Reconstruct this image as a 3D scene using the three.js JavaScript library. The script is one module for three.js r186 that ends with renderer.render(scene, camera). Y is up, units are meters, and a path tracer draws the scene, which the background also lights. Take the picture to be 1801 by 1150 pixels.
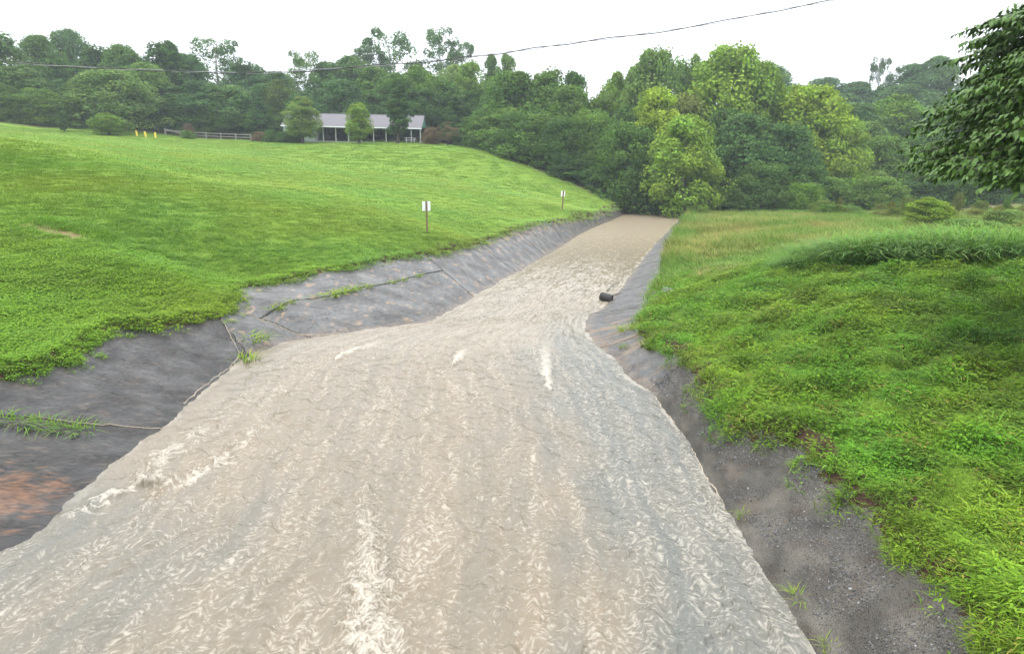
import * as THREE from 'three';
import { mergeGeometries } from 'three/addons/utils/BufferGeometryUtils.js';
import { createNoise2D } from 'simplex-noise';

// ------------------------------------------------------------------ camera, sky, sun, exposure
const scene = new THREE.Scene();
const camera = new THREE.PerspectiveCamera(51.204, 1024 / 653, 0.1, 1500);
camera.position.set(0, 5, 0);
camera.rotation.order = 'YXZ';
camera.rotation.set(-0.27610, 0, 0.02094);
scene.add(camera);
const renderer = new THREE.WebGLRenderer({ antialias: true });
renderer.toneMapping = THREE.LinearToneMapping;
renderer.toneMappingExposure = 1.75;
renderer.shadowMap.enabled = true;
{ // an even overcast sky: the standard overcast luminance (1 + 2 sin elevation) / 3, the same all the way round
  const w = 64, h = 256, d = new Float32Array(w * h * 4);
  for (let j = 0; j < h; j++) for (let i = 0; i < w; i++) {
    const el = ((j + 0.5) / h - 0.5) * Math.PI, s = Math.max(0, Math.sin(el)), k = (1 + 2 * s) * 0.86, o = (j * w + i) * 4;
    d[o] = 0.905 * k; d[o + 1] = 0.945 * k; d[o + 2] = 1.0 * k; d[o + 3] = 1;
  }
  const t = new THREE.DataTexture(d, w, h, THREE.RGBAFormat, THREE.FloatType);
  t.mapping = THREE.EquirectangularReflectionMapping; t.magFilter = THREE.LinearFilter; t.needsUpdate = true;
  scene.background = t; scene.environment = t;
}
const sun = new THREE.DirectionalLight(new THREE.Color().setRGB(1, 0.96, 0.88), 1.2);
sun.position.set(-40, 90, -25); sun.target.position.set(0, 0, -40); sun.castShadow = true; sun.shadow.radius = 40;
sun.shadow.camera.left = sun.shadow.camera.bottom = -130; sun.shadow.camera.right = sun.shadow.camera.top = 130; sun.shadow.camera.far = 400;
scene.add(sun, sun.target);
scene.fog = new THREE.FogExp2(new THREE.Color().setRGB(0.85, 0.93, 1.0), 0.0005);

// ------------------------------------------------------------------ helpers
function rng(seed) { let a = seed >>> 0; return () => { a = (a + 0x6d2b79f5) | 0; let t = Math.imul(a ^ (a >>> 15), 1 | a); t = (t + Math.imul(t ^ (t >>> 7), 61 | t)) ^ t; return ((t ^ (t >>> 14)) >>> 0) / 4294967296; }; }
const N1 = createNoise2D(rng(11)), N2 = createNoise2D(rng(22)), N3 = createNoise2D(rng(33)), N4 = createNoise2D(rng(44));
const clamp = (v, a = 0, b = 1) => Math.min(b, Math.max(a, v));
const sstep = (a, b, v) => { const t = clamp((v - a) / (b - a)); return t * t * (3 - 2 * t); };
const lerp = (a, b, t) => a + (b - a) * t;
const mix3 = (a, b, t) => [lerp(a[0], b[0], t), lerp(a[1], b[1], t), lerp(a[2], b[2], t)];
const V = (x, y, z) => new THREE.Vector3(x, y, z);
const fbm = (n, x, y, o = 4) => { let s = 0, a = 0.5; for (let i = 0; i < o; i++) { s += a * n(x, y); x = x * 2.03 + 7.1; y = y * 2.03 - 3.7; a *= 0.5; } return s; };
const taken = new Map();
function numbered(n) { const k = taken.get(n) || 0; taken.set(n, k + 1); return k ? n + '_' + String(k).padStart(3, '0') : n; }
function tag(o, label, category, group, kind) { if (label) o.userData.label = label; if (category) o.userData.category = category; if (group) o.userData.group = group; if (kind) o.userData.kind = kind; return o; }
function put(o, name, label, category, group, kind) { o.name = numbered(name); scene.add(o); return tag(o, label, category, group, kind); }
function part(name, geo, mat, parent) { const m = new THREE.Mesh(geo, mat); m.name = name; m.castShadow = m.receiveShadow = true; parent.add(m); return m; }
function geoFrom(pos, idx, col, uv) {
  const g = new THREE.BufferGeometry();
  g.setAttribute('position', new THREE.BufferAttribute(new Float32Array(pos), 3));
  if (col) g.setAttribute('color', new THREE.BufferAttribute(new Float32Array(col), 3));
  if (uv) g.setAttribute('uv', new THREE.BufferAttribute(new Float32Array(uv), 2));
  g.setIndex(new THREE.BufferAttribute(new Uint32Array(idx), 1));
  g.computeVertexNormals();
  return g;
}
function dataTex(w, h, fn, srgb) {
  const d = new Uint8Array(w * h * 4);
  for (let j = 0; j < h; j++) for (let i = 0; i < w; i++) { const c = fn(i / w, j / h), o = (j * w + i) * 4; d[o] = clamp(c[0]) * 255; d[o + 1] = clamp(c[1]) * 255; d[o + 2] = clamp(c[2]) * 255; d[o + 3] = 255; }
  const t = new THREE.DataTexture(d, w, h); t.magFilter = THREE.LinearFilter; t.minFilter = THREE.LinearMipmapLinearFilter;
  t.wrapS = t.wrapT = THREE.MirroredRepeatWrapping; if (srgb) t.colorSpace = THREE.SRGBColorSpace; t.needsUpdate = true; return t;
}
function box(w, h, d, x = 0, y = 0, z = 0, ry = 0) { const g = new THREE.BoxGeometry(w, h, d); if (ry) g.rotateY(ry); g.translate(x, y, z); return g; }
const std = (rgb, rough = 0.8, extra = {}) => new THREE.MeshStandardMaterial({ color: new THREE.Color().setRGB(...rgb), roughness: rough, ...extra });

// ------------------------------------------------------------------ plan of the spillway (metres): water edges and turf edges of both sides, near to far
const SL = 0.05;                                   // fall of the spillway floor
const wp = (z) => SL * z;                          // mean water level
const LW = [[-7.2, 2], [-6.95, -5.5], [-6.71, -7.10], [-6.58, -7.67], [-6.43, -8.33], [-6.54, -8.72], [-6.64, -9.73], [-6.82, -11.44], [-6.75, -12.43], [-6.90, -13.95], [-7.03, -16.29], [-7.0, -17.54], [-6.58, -18.84], [-5.82, -19.66], [-4.50, -20.69], [-2.93, -21.74], [-2.26, -23.67], [-1.52, -26.68], [-0.58, -30.67], [1.17, -37.43], [3.38, -46.62], [5.01, -54.02], [6.95, -61.49], [10.22, -72.33], [14.0, -86.31], [20.3, -110]];
const RW = [[3.3, 2], [3.35, -5.32], [3.40, -6.11], [3.43, -6.89], [3.42, -7.98], [3.40, -9.14], [3.40, -10.63], [3.46, -12.03], [3.40, -13.25], [3.34, -14.94], [3.01, -15.70], [2.88, -16.56], [2.85, -17.80], [2.73, -18.26], [2.43, -19.60], [2.40, -21.16], [2.48, -22.35], [2.73, -23.68], [3.30, -24.66], [3.87, -26.67], [4.63, -28.88], [6.10, -34.28], [7.95, -41.11], [10.11, -48.68], [12.68, -57.24], [16.25, -69.31], [20.44, -82.86], [28.6, -110]];
const LG = [[-10.9, 2, 1.15], [-10.14, -9.70, 1.15], [-9.86, -10.83, 1.15], [-9.50, -11.92, 1.10], [-9.22, -12.38, 1.08], [-9.2, -13.35, 1.03], [-9.55, -14.72, 0.98], [-9.85, -16.10, 0.92], [-9.25, -16.62, 0.90], [-8.70, -18.08, 0.82], [-8.45, -18.82, 0.78], [-8.55, -19.97, 0.78], [-9.05, -22.27, 0.85], [-8.35, -23.61, 0.92], [-6.72, -26.22, 1.0], [-5.16, -29.55, 1.05], [-3.32, -32.86, 1.05], [-1.64, -38.05, 1.05], [0.68, -45.8, 1.03], [4.45, -56.14, 1.0], [9.12, -71.12, 1.0], [13.2, -87.23, 1.0], [19.2, -110, 1.0]];
const RG = [[4.3, 2, 0.95], [4.29, -4.35, 0.95], [4.42, -5.06, 0.9], [4.62, -5.69, 0.85], [4.63, -6.33, 0.8], [4.59, -6.79, 0.75], [4.74, -7.54, 0.72], [4.70, -8.33, 0.7], [4.62, -9.23, 0.7], [4.59, -10.24, 0.68], [4.17, -10.63, 0.66], [3.98, -11.30, 0.65], [4.05, -14.35, 0.62], [4.16, -15.69, 0.6], [3.86, -16.99, 0.55], [3.66, -17.26, 0.52], [3.77, -19.28, 0.48], [4.22, -20.71, 0.5], [4.63, -22.18, 0.5], [5.25, -24.43, 0.5], [6.89, -31.05, 0.5], [8.62, -38.16, 0.45], [10.83, -46.92, 0.4], [13.47, -56.66, 0.4], [17.42, -70.47, 0.4], [21.5, -84, 0.4], [29.6, -110, 0.4]];
function xAt(L, z) { if (z >= L[0][1]) return L[0][0]; for (let i = 1; i < L.length; i++) if (z >= L[i][1]) { const t = (z - L[i - 1][1]) / (L[i][1] - L[i - 1][1]); return lerp(L[i - 1][0], L[i][0], t); } return L[L.length - 1][0]; }
function dist(L, x, z) { let b = 1e9; for (let i = 1; i < L.length; i++) { const ax = L[i - 1][0], az = L[i - 1][1], dx = L[i][0] - ax, dz = L[i][1] - az, t = clamp(((x - ax) * dx + (z - az) * dz) / (dx * dx + dz * dz)), ex = x - ax - t * dx, ez = z - az - t * dz; b = Math.min(b, ex * ex + ez * ez); } return Math.sqrt(b); }
function slopeTable(G, W) { const k = G.map((p) => p[2] / Math.max(0.5, dist(W, p[0], p[1]))); return G.map((p, i) => [(k[Math.max(0, i - 1)] + k[i] * 2 + k[Math.min(k.length - 1, i + 1)]) / 4, p[1]]); }
const KL = slopeTable(LG, LW), KR = slopeTable(RG, RW);
const sdL = (x, z) => dist(LW, x, z) * (x < xAt(LW, z) ? 1 : -1);          // > 0 on the slab side of the water's edge
const sdR = (x, z) => dist(RW, x, z) * (x > xAt(RW, z) ? 1 : -1);
const dent = (x, z) => 0.012 * N1(x * 0.9, z * 0.9) + 0.02 * N2(x * 0.23, z * 0.23) + 0.012 * N3(x * 2.6, z * 2.6);
const slabL = (x, z) => wp(z) + xAt(KL, z) * sdL(x, z) + dent(x, z);
const slabR = (x, z) => wp(z) + xAt(KR, z) * sdR(x, z) + dent(x, z);
const edge = (x, z) => { const l = xAt(LG, z) - x, r = x - xAt(RG, z); if (l > 7 || r > 7) return 5; return l > 0 ? dist(LG, x, z) : r > 0 ? dist(RG, x, z) : -Math.min(dist(LG, x, z), dist(RG, x, z)); };   // > 0 on the turf

// ------------------------------------------------------------------ lie of the land: a thin-plate surface through surveyed points
const survey = [
  [-4.4, 0.12, -34.5], [4.1, -1.15, -59], [-25.9, 3.19, -111], [-37.7, 3.11, -113], [-14.8, 3.26, -110], [-3.4, 2.37, -100], [3.3, 0.39, -92], [9.7, -1.74, -88],
  [-26.4, 4.19, -36], [-76.4, 5.09, -105], [-68.2, 4.04, -105], [-62.5, 4.34, -110], [-53.4, 3.48, -115], [-19.8, 2.13, -42], [-23, 3.13, -40], [-20.1, 2.57, -27], [-15.26, 1.2, -20], [-12.07, 0.7, -15.5], [-10.6, 0.64, -13.5],
  [-12.17, 1.18, -20.5], [-12.85, 1.37, -25.5], [-11, 0.48, -18.3], [-10.5, 0.1, -23.5], [-14, 1.57, -42], [-21.5, 1.77, -65], [-12.6, 0.93, -75], [-8.1, 0.61, -32], [-5.4, 0.25, -62], [-34.9, 2.32, -85], [-51.1, 4.14, -70], [-60, 4.3, -40], [-40, 4.3, -25],
  [13.6, 1.7, -18], [11.2, 1.44, -19], [9.2, 0.9, -22], [6.8, 0.15, -23], [8.8, 0.95, -11], [5.9, 0.62, -6.6], [6.0, 0.72, -9.5], [5.5, 0.5, -12.5], [8.2, 0.95, -13.5], [10.3, 1.19, -13.2], [9, 1.1, -6], [20, 2, -14], [16, 1.2, -24],
  [11.9, -0.4, -36], [18, -1.66, -55], [18.9, -0.25, -38], [28.6, -1.58, -58], [33, -0.91, -50], [18.3, -2.75, -68], [38.6, -1.06, -52], [22, 0.1, -30], [45, -2.5, -75], [33, -3, -78], [60, -2.5, -92],
  [-8, 3.4, 10], [12, 2.6, 10], [-30, 3.8, 5], [30, 2.6, 5], [-90, 5, 0], [90, 2, 0], [-110, 8, -150], [-60, 5.5, -150], [-25, 5, -150], [0, 4, -150], [25, -1, -115], [30, 1, -150], [60, 1, -125], [75, 7, -170], [100, 9, -165], [95, 3, -115],
  [-150, 10, -260], [0, 4, -260], [150, 10, -260], [-200, 8, -60], [200, 6, -60], [0, 4, 90], [-150, 6, 90], [150, 4, 90],
];
for (const [G, f] of [[LG, slabL], [RG, slabR]]) for (let i = 0; i < G.length; i += i > 12 ? 1 : 2) survey.push([G[i][0], f(G[i][0], G[i][1]) + 0.06, G[i][1]]);
const tps = (() => {
  const n = survey.length, m = n + 3, A = Array.from({ length: m }, () => new Float64Array(m + 1)), U = (r2) => (r2 > 1e-9 ? 0.5 * r2 * Math.log(r2) : 0);
  for (let i = 0; i < n; i++) {
    for (let j = 0; j < n; j++) A[i][j] = U((survey[i][0] - survey[j][0]) ** 2 + (survey[i][2] - survey[j][2]) ** 2) + (i === j ? 2.0 : 0);
    A[i][n] = A[n][i] = 1; A[i][n + 1] = A[n + 1][i] = survey[i][0]; A[i][n + 2] = A[n + 2][i] = survey[i][2]; A[i][m] = survey[i][1];
  }
  for (let c = 0; c < m; c++) {
    let p = c; for (let r = c + 1; r < m; r++) if (Math.abs(A[r][c]) > Math.abs(A[p][c])) p = r;
    [A[c], A[p]] = [A[p], A[c]];
    for (let r = 0; r < m; r++) if (r !== c && A[r][c]) { const f = A[r][c] / A[c][c]; for (let k = c; k <= m; k++) A[r][k] -= f * A[c][k]; }
  }
  const w = A.map((r, i) => r[m] / r[i]);
  return (x, z) => { let s = w[n] + w[n + 1] * x + w[n + 2] * z; for (let i = 0; i < n; i++) s += w[i] * U((x - survey[i][0]) ** 2 + (z - survey[i][2]) ** 2); return s; };
})();
const forestEdge = [[-200, -100], [-86, -104], [-72, -107], [-66, -113], [-56, -117], [-40, -119], [-14, -119], [-8, -111], [-3.4, -99], [3.3, -91.5], [9.7, -86.5], [14, -85]];
const zForest = (x) => { if (x > 14) return x < 24 ? -84 : x < 46 ? -77 : -86; for (let i = 1; i < forestEdge.length; i++) if (x <= forestEdge[i][0]) { const a = forestEdge[i - 1], b = forestEdge[i]; return lerp(a[1], b[1], (x - a[0]) / (b[0] - a[0])); } return -85; };
const hollow = (x, z) => { const u = (x + 15.2) * 0.966 + (z + 22.9) * 0.26, v = -(x + 15.2) * 0.26 + (z + 22.9) * 0.966; return [u, v]; };   // a short bare scrape in the lawn
function turfY(x, z, e) {                                                // surface of the soil away from the slabs
  let y = tps(x, z);
  const n = Math.hypot(x, z), amp = 0.35 + 0.4 * sstep(5, 16, n) - 0.35 * sstep(20, 40, n);
  y += amp * (0.05 * N1(x * 0.3, z * 0.3) + 0.018 * N2(x * 0.9, z * 0.9)) + (x > xAt(RG, z) ? 0.16 * N3(x * 0.7, z * 0.7) : 0) * sstep(0, 1.5, e);
  const [u, v] = hollow(x, z);
  y -= 0.1 * sstep(0.45, 0.1, Math.abs(v)) * sstep(1.4, 0.9, Math.abs(u));
  return y;
}
const edgeNoise = (x, z) => 0.12 * N1(x * 1.3, z * 1.3) + 0.07 * N2(x * 3.7, z * 3.7);
function groundY(x, z) {
  if (z < -112) return tps(x, z) + 0.3 * N1(x * 0.05, z * 0.05);
  const near = Math.abs(x) < 60 ? edge(x, z) : 9, e = near + (near < 1.5 ? edgeNoise(x, z) : 0);
  if (e > 0.6) return turfY(x, z, e);
  const s = Math.max(slabL(x, z), slabR(x, z));
  const lip = 0.05 + 0.1 * sstep(0.05, 0.3, e) + 0.03 * N3(x * 5, z * 5);
  if (e >= 0) return lerp(s + lip, turfY(x, z, e), sstep(0.1, 0.6, e));
  return Math.max(s, wp(z) - 0.7) - sstep(0, -0.4, e) * 0.34 + lip * sstep(-0.3, 0, e);
}

// ------------------------------------------------------------------ ground: one sheet, finer towards the bridge
const SOIL = [0.075, 0.043, 0.03], GREEN = [0.12, 0.205, 0.018], STRAW = [0.2, 0.17, 0.06];
const groundGeo = (() => {
  const A = [], R = [];
  for (let a = -62; a <= 62; a += 0.32) A.push(a);
  for (let a = 66; a < 298; a += 6) A.push(a);
  for (let r = 0.6; r < 5;) { R.push(r); r *= 1.16; }
  for (let r = 5; r < 130;) { R.push(r); r *= 1.011; }
  for (let r = 132; r < 900;) { R.push(r); r *= 1.08; }
  const pos = [], col = [], idx = [], uv = [], n = A.length;
  for (const r of R) for (const a of A) {
    const x = r * Math.sin(a * Math.PI / 180), z = -r * Math.cos(a * Math.PI / 180);
    let y = groundY(x, z);
    const e = Math.abs(x) < 60 && z > -112 ? edge(x, z) : 9;
    let c = mix3([0.18, 0.3, 0.035], [0.215, 0.335, 0.045], 0.5 + 0.5 * fbm(N2, x * 0.12, z * 0.12));
    if (x > xAt(RG, z)) c = GREEN;
    c = mix3(c, [0.09, 0.15, 0.02], clamp(0.4 * fbm(N1, x * 0.9, z * 0.9, 3)));
    if (x > xAt(RG, z) && z < -24 && z > -95) c = mix3(c, STRAW, 0.5 + 0.4 * N3(x * 0.1, z * 0.1));
    if (z < zForest(x) + 1.5 + N1(x * 0.4, z * 0.4)) c = mix3([0.26, 0.2, 0.13], [0.2, 0.25, 0.07], 0.5 + 0.5 * N2(x * 0.3, z * 0.3));
    const [u, v] = hollow(x, z);
    const bare = sstep(0.36, 0.26, Math.abs(v - 0.12) + 0.06 * N2(x * 3, z * 3)) * sstep(1.4, 1.1, Math.abs(u));
    c = mix3(c, [0.3, 0.2, 0.12], bare);
    if (e < 0.3 + 0.3 * N2(x * 1.1, z * 1.1)) c = mix3(SOIL, [0.06, 0.032, 0.022], 0.5 + 0.5 * N1(x * 4, z * 4));
    pos.push(x, y, z); col.push(...c); uv.push(x * 0.3, z * 0.3);
  }
  for (let j = 0; j + 1 < R.length; j++) for (let i = 0; i < n; i++) { const a = j * n + i, b = j * n + (i + 1) % n; idx.push(a, b, a + n, b, b + n, a + n); }
  return geoFrom(pos, idx, col, uv);
})();
const grit = dataTex(512, 512, (u, v) => { const k = 0.72 + 0.35 * fbm(N1, u * 40, v * 40, 4) + 0.25 * N2(u * 160, v * 160); return [k, k, k]; });
const groundMat = new THREE.MeshPhysicalMaterial({ specularIntensity: 0.3, vertexColors: true, roughness: 0.95, map: grit, bumpMap: grit, bumpScale: 0.05 });
put(new THREE.Mesh(groundGeo, groundMat), 'ground', 'grassy land sloping to the spillway', null, null, 'structure').receiveShadow = true;

// ------------------------------------------------------------------ concrete slabs of the spillway sides
const concreteTex = dataTex(1024, 1024, (u, v) => {
  const blot = fbm(N1, u * 7, v * 7, 6), fine = fbm(N2, u * 60, v * 60, 3), sp = N4(u * 190, v * 190);
  let k = 0.62 + 0.09 * blot + 0.36 * fine + 0.1 * N3(u * 120, v * 120) + (sp > 0.82 ? 0.3 : sp < -0.8 ? -0.28 : 0) - 0.3 * sstep(0.035, 0.0, Math.abs(fbm(N4, u * 4 + 2, v * 4, 4)));
  return [k * (1.0 + 0.03 * blot), k, k * (1.0 - 0.03 * blot)];
});
const concreteRough = dataTex(512, 512, (u, v) => { const k = 0.62 + 0.4 * fbm(N3, u * 6, v * 6, 4) + 0.1 * N2(u * 70, v * 70); return [k, k, k]; });
const concreteMat = new THREE.MeshPhysicalMaterial({ specularIntensity: 0.55, vertexColors: true, map: concreteTex, roughness: 0.85, roughnessMap: concreteRough, bumpMap: concreteTex, bumpScale: 0.006 });
const gravelTex = dataTex(1024, 1024, (u, v) => {
  const a = N1(u * 150, v * 150), b = N2(u * 90, v * 90), c = fbm(N3, u * 7, v * 7, 4);
  const k = 0.55 + 0.3 * c + 0.5 * a * b + (a > 0.7 ? 0.45 : 0) + 0.1 * N4(u * 330, v * 330);
  return [k * 1.02, k, k * 0.96];
});
const gravelMat = new THREE.MeshPhysicalMaterial({ specularIntensity: 0.5, vertexColors: true, map: gravelTex, roughness: 0.75, bumpMap: gravelTex, bumpScale: 0.03 });
const lining = put(new THREE.Group(), 'spillway_lining', 'dark wet concrete slabs lining both sides of the spillway', null, null, 'structure');
function slab(name, W, G, f, [zG0, zW0], [zG1, zW1], v0, v1, tint, mat, raise = 0) {
  const len = Math.max(Math.abs(zG1 - zG0), Math.abs(zW1 - zW0)), close = zW0 > -24, nu = Math.round(clamp(len / (close ? 0.06 : 0.13), 8, 240)), nv = close ? 84 : 36, pos = [], col = [], uv = [], idx = [];
  const gap = (mat === gravelMat || zW0 > -16 ? 0.008 : 0.016) / len, D = 0.16, thick = 0.16;
  const P = (u, v) => { const wob = 0.05 * N1(v * 4, (u < 0.5 ? zW0 : zW1) * 3) + 0.03 * N2(v * 11, (u < 0.5 ? zW0 : zW1)), zw = lerp(zW0, zW1, u) + wob, zg = lerp(zG0, zG1, u) + wob, x = lerp(xAt(W, zw), xAt(G, zg), v), z = lerp(zw, zg, v); let y = f(x, z) + raise; if (v > 0.9 && edge(x, z) > 0.12) y = Math.min(y, groundY(x, z) - 0.06); return [x, y, z]; };
  for (let i = -1; i <= nu + 1; i++) for (let j = -1; j <= nv + 1; j++) {
    const u = lerp(gap, 1 - gap, clamp(i / nu)), v = lerp(v0, v1, clamp(j / nv)), p = P(u, v), skirt = i < 0 || i > nu || j < 0 || j > nv;
    pos.push(p[0], p[1] - (skirt ? thick : 0), p[2]);
    col.push(...tint(p[0], p[2], v));
    uv.push(lerp(zW0, zW1, u) * D, v * 2.2 * D + zG0 * 0.37);
  }
  const n = nv + 3, flip = W === LW;
  for (let i = 0; i < nu + 2; i++) for (let j = 0; j < nv + 2; j++) { const a = i * n + j, b = a + n; flip ? idx.push(a, b, a + 1, b, b + 1, a + 1) : idx.push(a, a + 1, b, b, a + 1, b + 1); }
  return part(name, geoFrom(pos, idx, col, uv), mat, lining);
}
const DARK = [0.036, 0.0335, 0.03], PALE = [0.13, 0.126, 0.12], MUD = [0.2, 0.098, 0.05], SILT = [0.22, 0.165, 0.12];
function tintNear(x, z, v) {
  let c = mix3(DARK, [0.055, 0.049, 0.044], clamp(0.5 + fbm(N3, x * 0.8, z * 0.8)));
  const mud = fbm(N1, x * 2.2, z * 2.2, 5) + 1.15 - 0.85 * Math.hypot((x + 7.3) / 0.42, (z + 8.75) / 0.6) + 0.45 * N3(x * 9, z * 9) + 0.3 * N1(x * 19, z * 19);       // red clay left on the slab
  c = mix3(c, MUD, sstep(0.05, 0.2, mud) * 0.7);
  c = mix3(c, [0.02, 0.019, 0.019], sstep(0.3, 0.5, fbm(N2, x * 1.5, z * 0.7 + 9, 4)) * 0.6);
  c = mix3(c, SILT, sstep(0.25, 0.5, fbm(N4, x * 3, z * 3 + 4, 4)) * 0.28);
  return c;
}
function tintFar(x, z, v) {
  let c = mix3(PALE, [0.08, 0.077, 0.072], clamp(0.5 + fbm(N3, x * 0.5, z * 0.5)));
  const s = sstep(0.32, 0.5, fbm(N1, x * 2.2, z * 0.9 + 3, 4) + 0.22 * sstep(0.5, 0.8, v) * sstep(-34, -40, z)) * (x < xAt(LW, z) ? 1 : 0.3);
  const d = x < 0.5 * (xAt(LW, z) + xAt(RW, z)) ? sdL(x, z) : sdR(x, z);
  return mix3(mix3(c, [0.36, 0.24, 0.15], s * 0.7), SILT, 0.45 * sstep(0.32, 0.1, d + 0.22 * fbm(N2, x * 2.4, z * 2.4, 3)));
}
const tintRight = (x, z) => mix3(mix3([0.15, 0.137, 0.118], [0.088, 0.082, 0.072], clamp(0.5 + fbm(N3, x * 0.9, z * 0.9))), [0.1, 0.07, 0.052], sstep(0.15, 0.45, fbm(N1, x * 1.3, z * 1.3 + 5)) * 0.4);
const tintWash = (x, z, v) => mix3(tintFar(x, z, 0), [0.2, 0.15, 0.105], sstep(0.05, 0.35, fbm(N2, x * 0.6, z * 2.2, 4) + (z < -17 && z > -21.5 ? 0.12 : -0.2)));
{ // left side: joints run from turf edge (first) to water edge (second)
  const j = [[2, 2], [-9.9, -12.0], [-18.82, -17.3], [-19.97, -19.45], [-31.5, -26.68], [-37.2, -33.6], [-44, -40.6], [-51.5, -48], [-60, -57], [-71, -68], [-84, -81.5], [-110, -110]];
  for (let i = 0; i + 1 < j.length; i++) {
    if (i === 3) {
      slab('concrete_slab', LW, LG, slabL, j[3], j[4], -0.35, 0.615, tintFar, concreteMat);
      slab('concrete_slab', LW, LG, slabL, j[3], j[4], 0.63, 1.35, tintFar, concreteMat, 0.012);
    } else slab('concrete_slab', LW, LG, slabL, j[i], j[i + 1], i < 2 ? -0.5 : -0.35, i < 2 ? 1.7 : 1.35, i < 2 ? tintNear : tintFar, concreteMat);
  }
  const k = [[2, 2], [-15.7, -14.6], [-18.7, -18.9], [-22.6, -23.7], [-29, -28.2], [-37, -36], [-47, -46], [-59, -58], [-72, -71], [-84, -82.8], [-110, -110]];
  for (let i = 0; i + 1 < k.length; i++) slab('concrete_slab', RW, RG, slabR, k[i], k[i + 1], -0.5, 1.6, i < 1 ? tintRight : i < 3 ? tintWash : tintFar, i < 1 ? gravelMat : concreteMat, i < 1 ? 0.035 : 0);
}

// ------------------------------------------------------------------ muddy flood water
const seg = (pts, x, z) => { const B = (pts.box ||= [Math.min(...pts.map((p) => p[0])) - 1.4, Math.max(...pts.map((p) => p[0])) + 1.4, Math.min(...pts.map((p) => p[1])) - 1.4, Math.max(...pts.map((p) => p[1])) + 1.4]); if (x < B[0] || x > B[1] || z < B[2] || z > B[3]) return [9, 0]; let b = 1e9, bt = 0, tot = 0; for (let i = 1; i < pts.length; i++) { const ax = pts[i - 1][0], az = pts[i - 1][1], dx = pts[i][0] - ax, dz = pts[i][1] - az, t = clamp(((x - ax) * dx + (z - az) * dz) / (dx * dx + dz * dz)), d = Math.hypot(x - ax - t * dx, z - az - t * dz); if (d < b) { b = d; bt = (i - 1 + t) / (pts.length - 1); } } return [b, bt]; };
const rooster = [[-1.3, -5.0], [-1.43, -5.96], [-1.62, -6.94], [-1.85, -8.06], [-2.14, -9.17], [-2.39, -10.4]];
const spouts = [[[-4.67, -17.16], [-4.41, -18.0], [-3.69, -19.22], [-2.81, -20.3]], [[-1.54, -16.85], [-1.34, -18.12], [-1.02, -19.7]], [[0.9, -14.86], [0.89, -16.62], [0.99, -19.62], [1.21, -23]]];
const shock = [[-6.43, -8.3], [-6.14, -9.17], [-5.81, -9.77], [-5.14, -9.8], [-4.96, -10.68], [-4.81, -12.15], [-4.43, -13.84], [-3.9, -15.6]];
const shock2 = [[-5.81, -9.77], [-6.04, -10.87], [-5.93, -11.94], [-5.81, -13.57], [-5.53, -15.66]];
let rowZ = 1e9, rowL = 0, rowR = 0;
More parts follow.
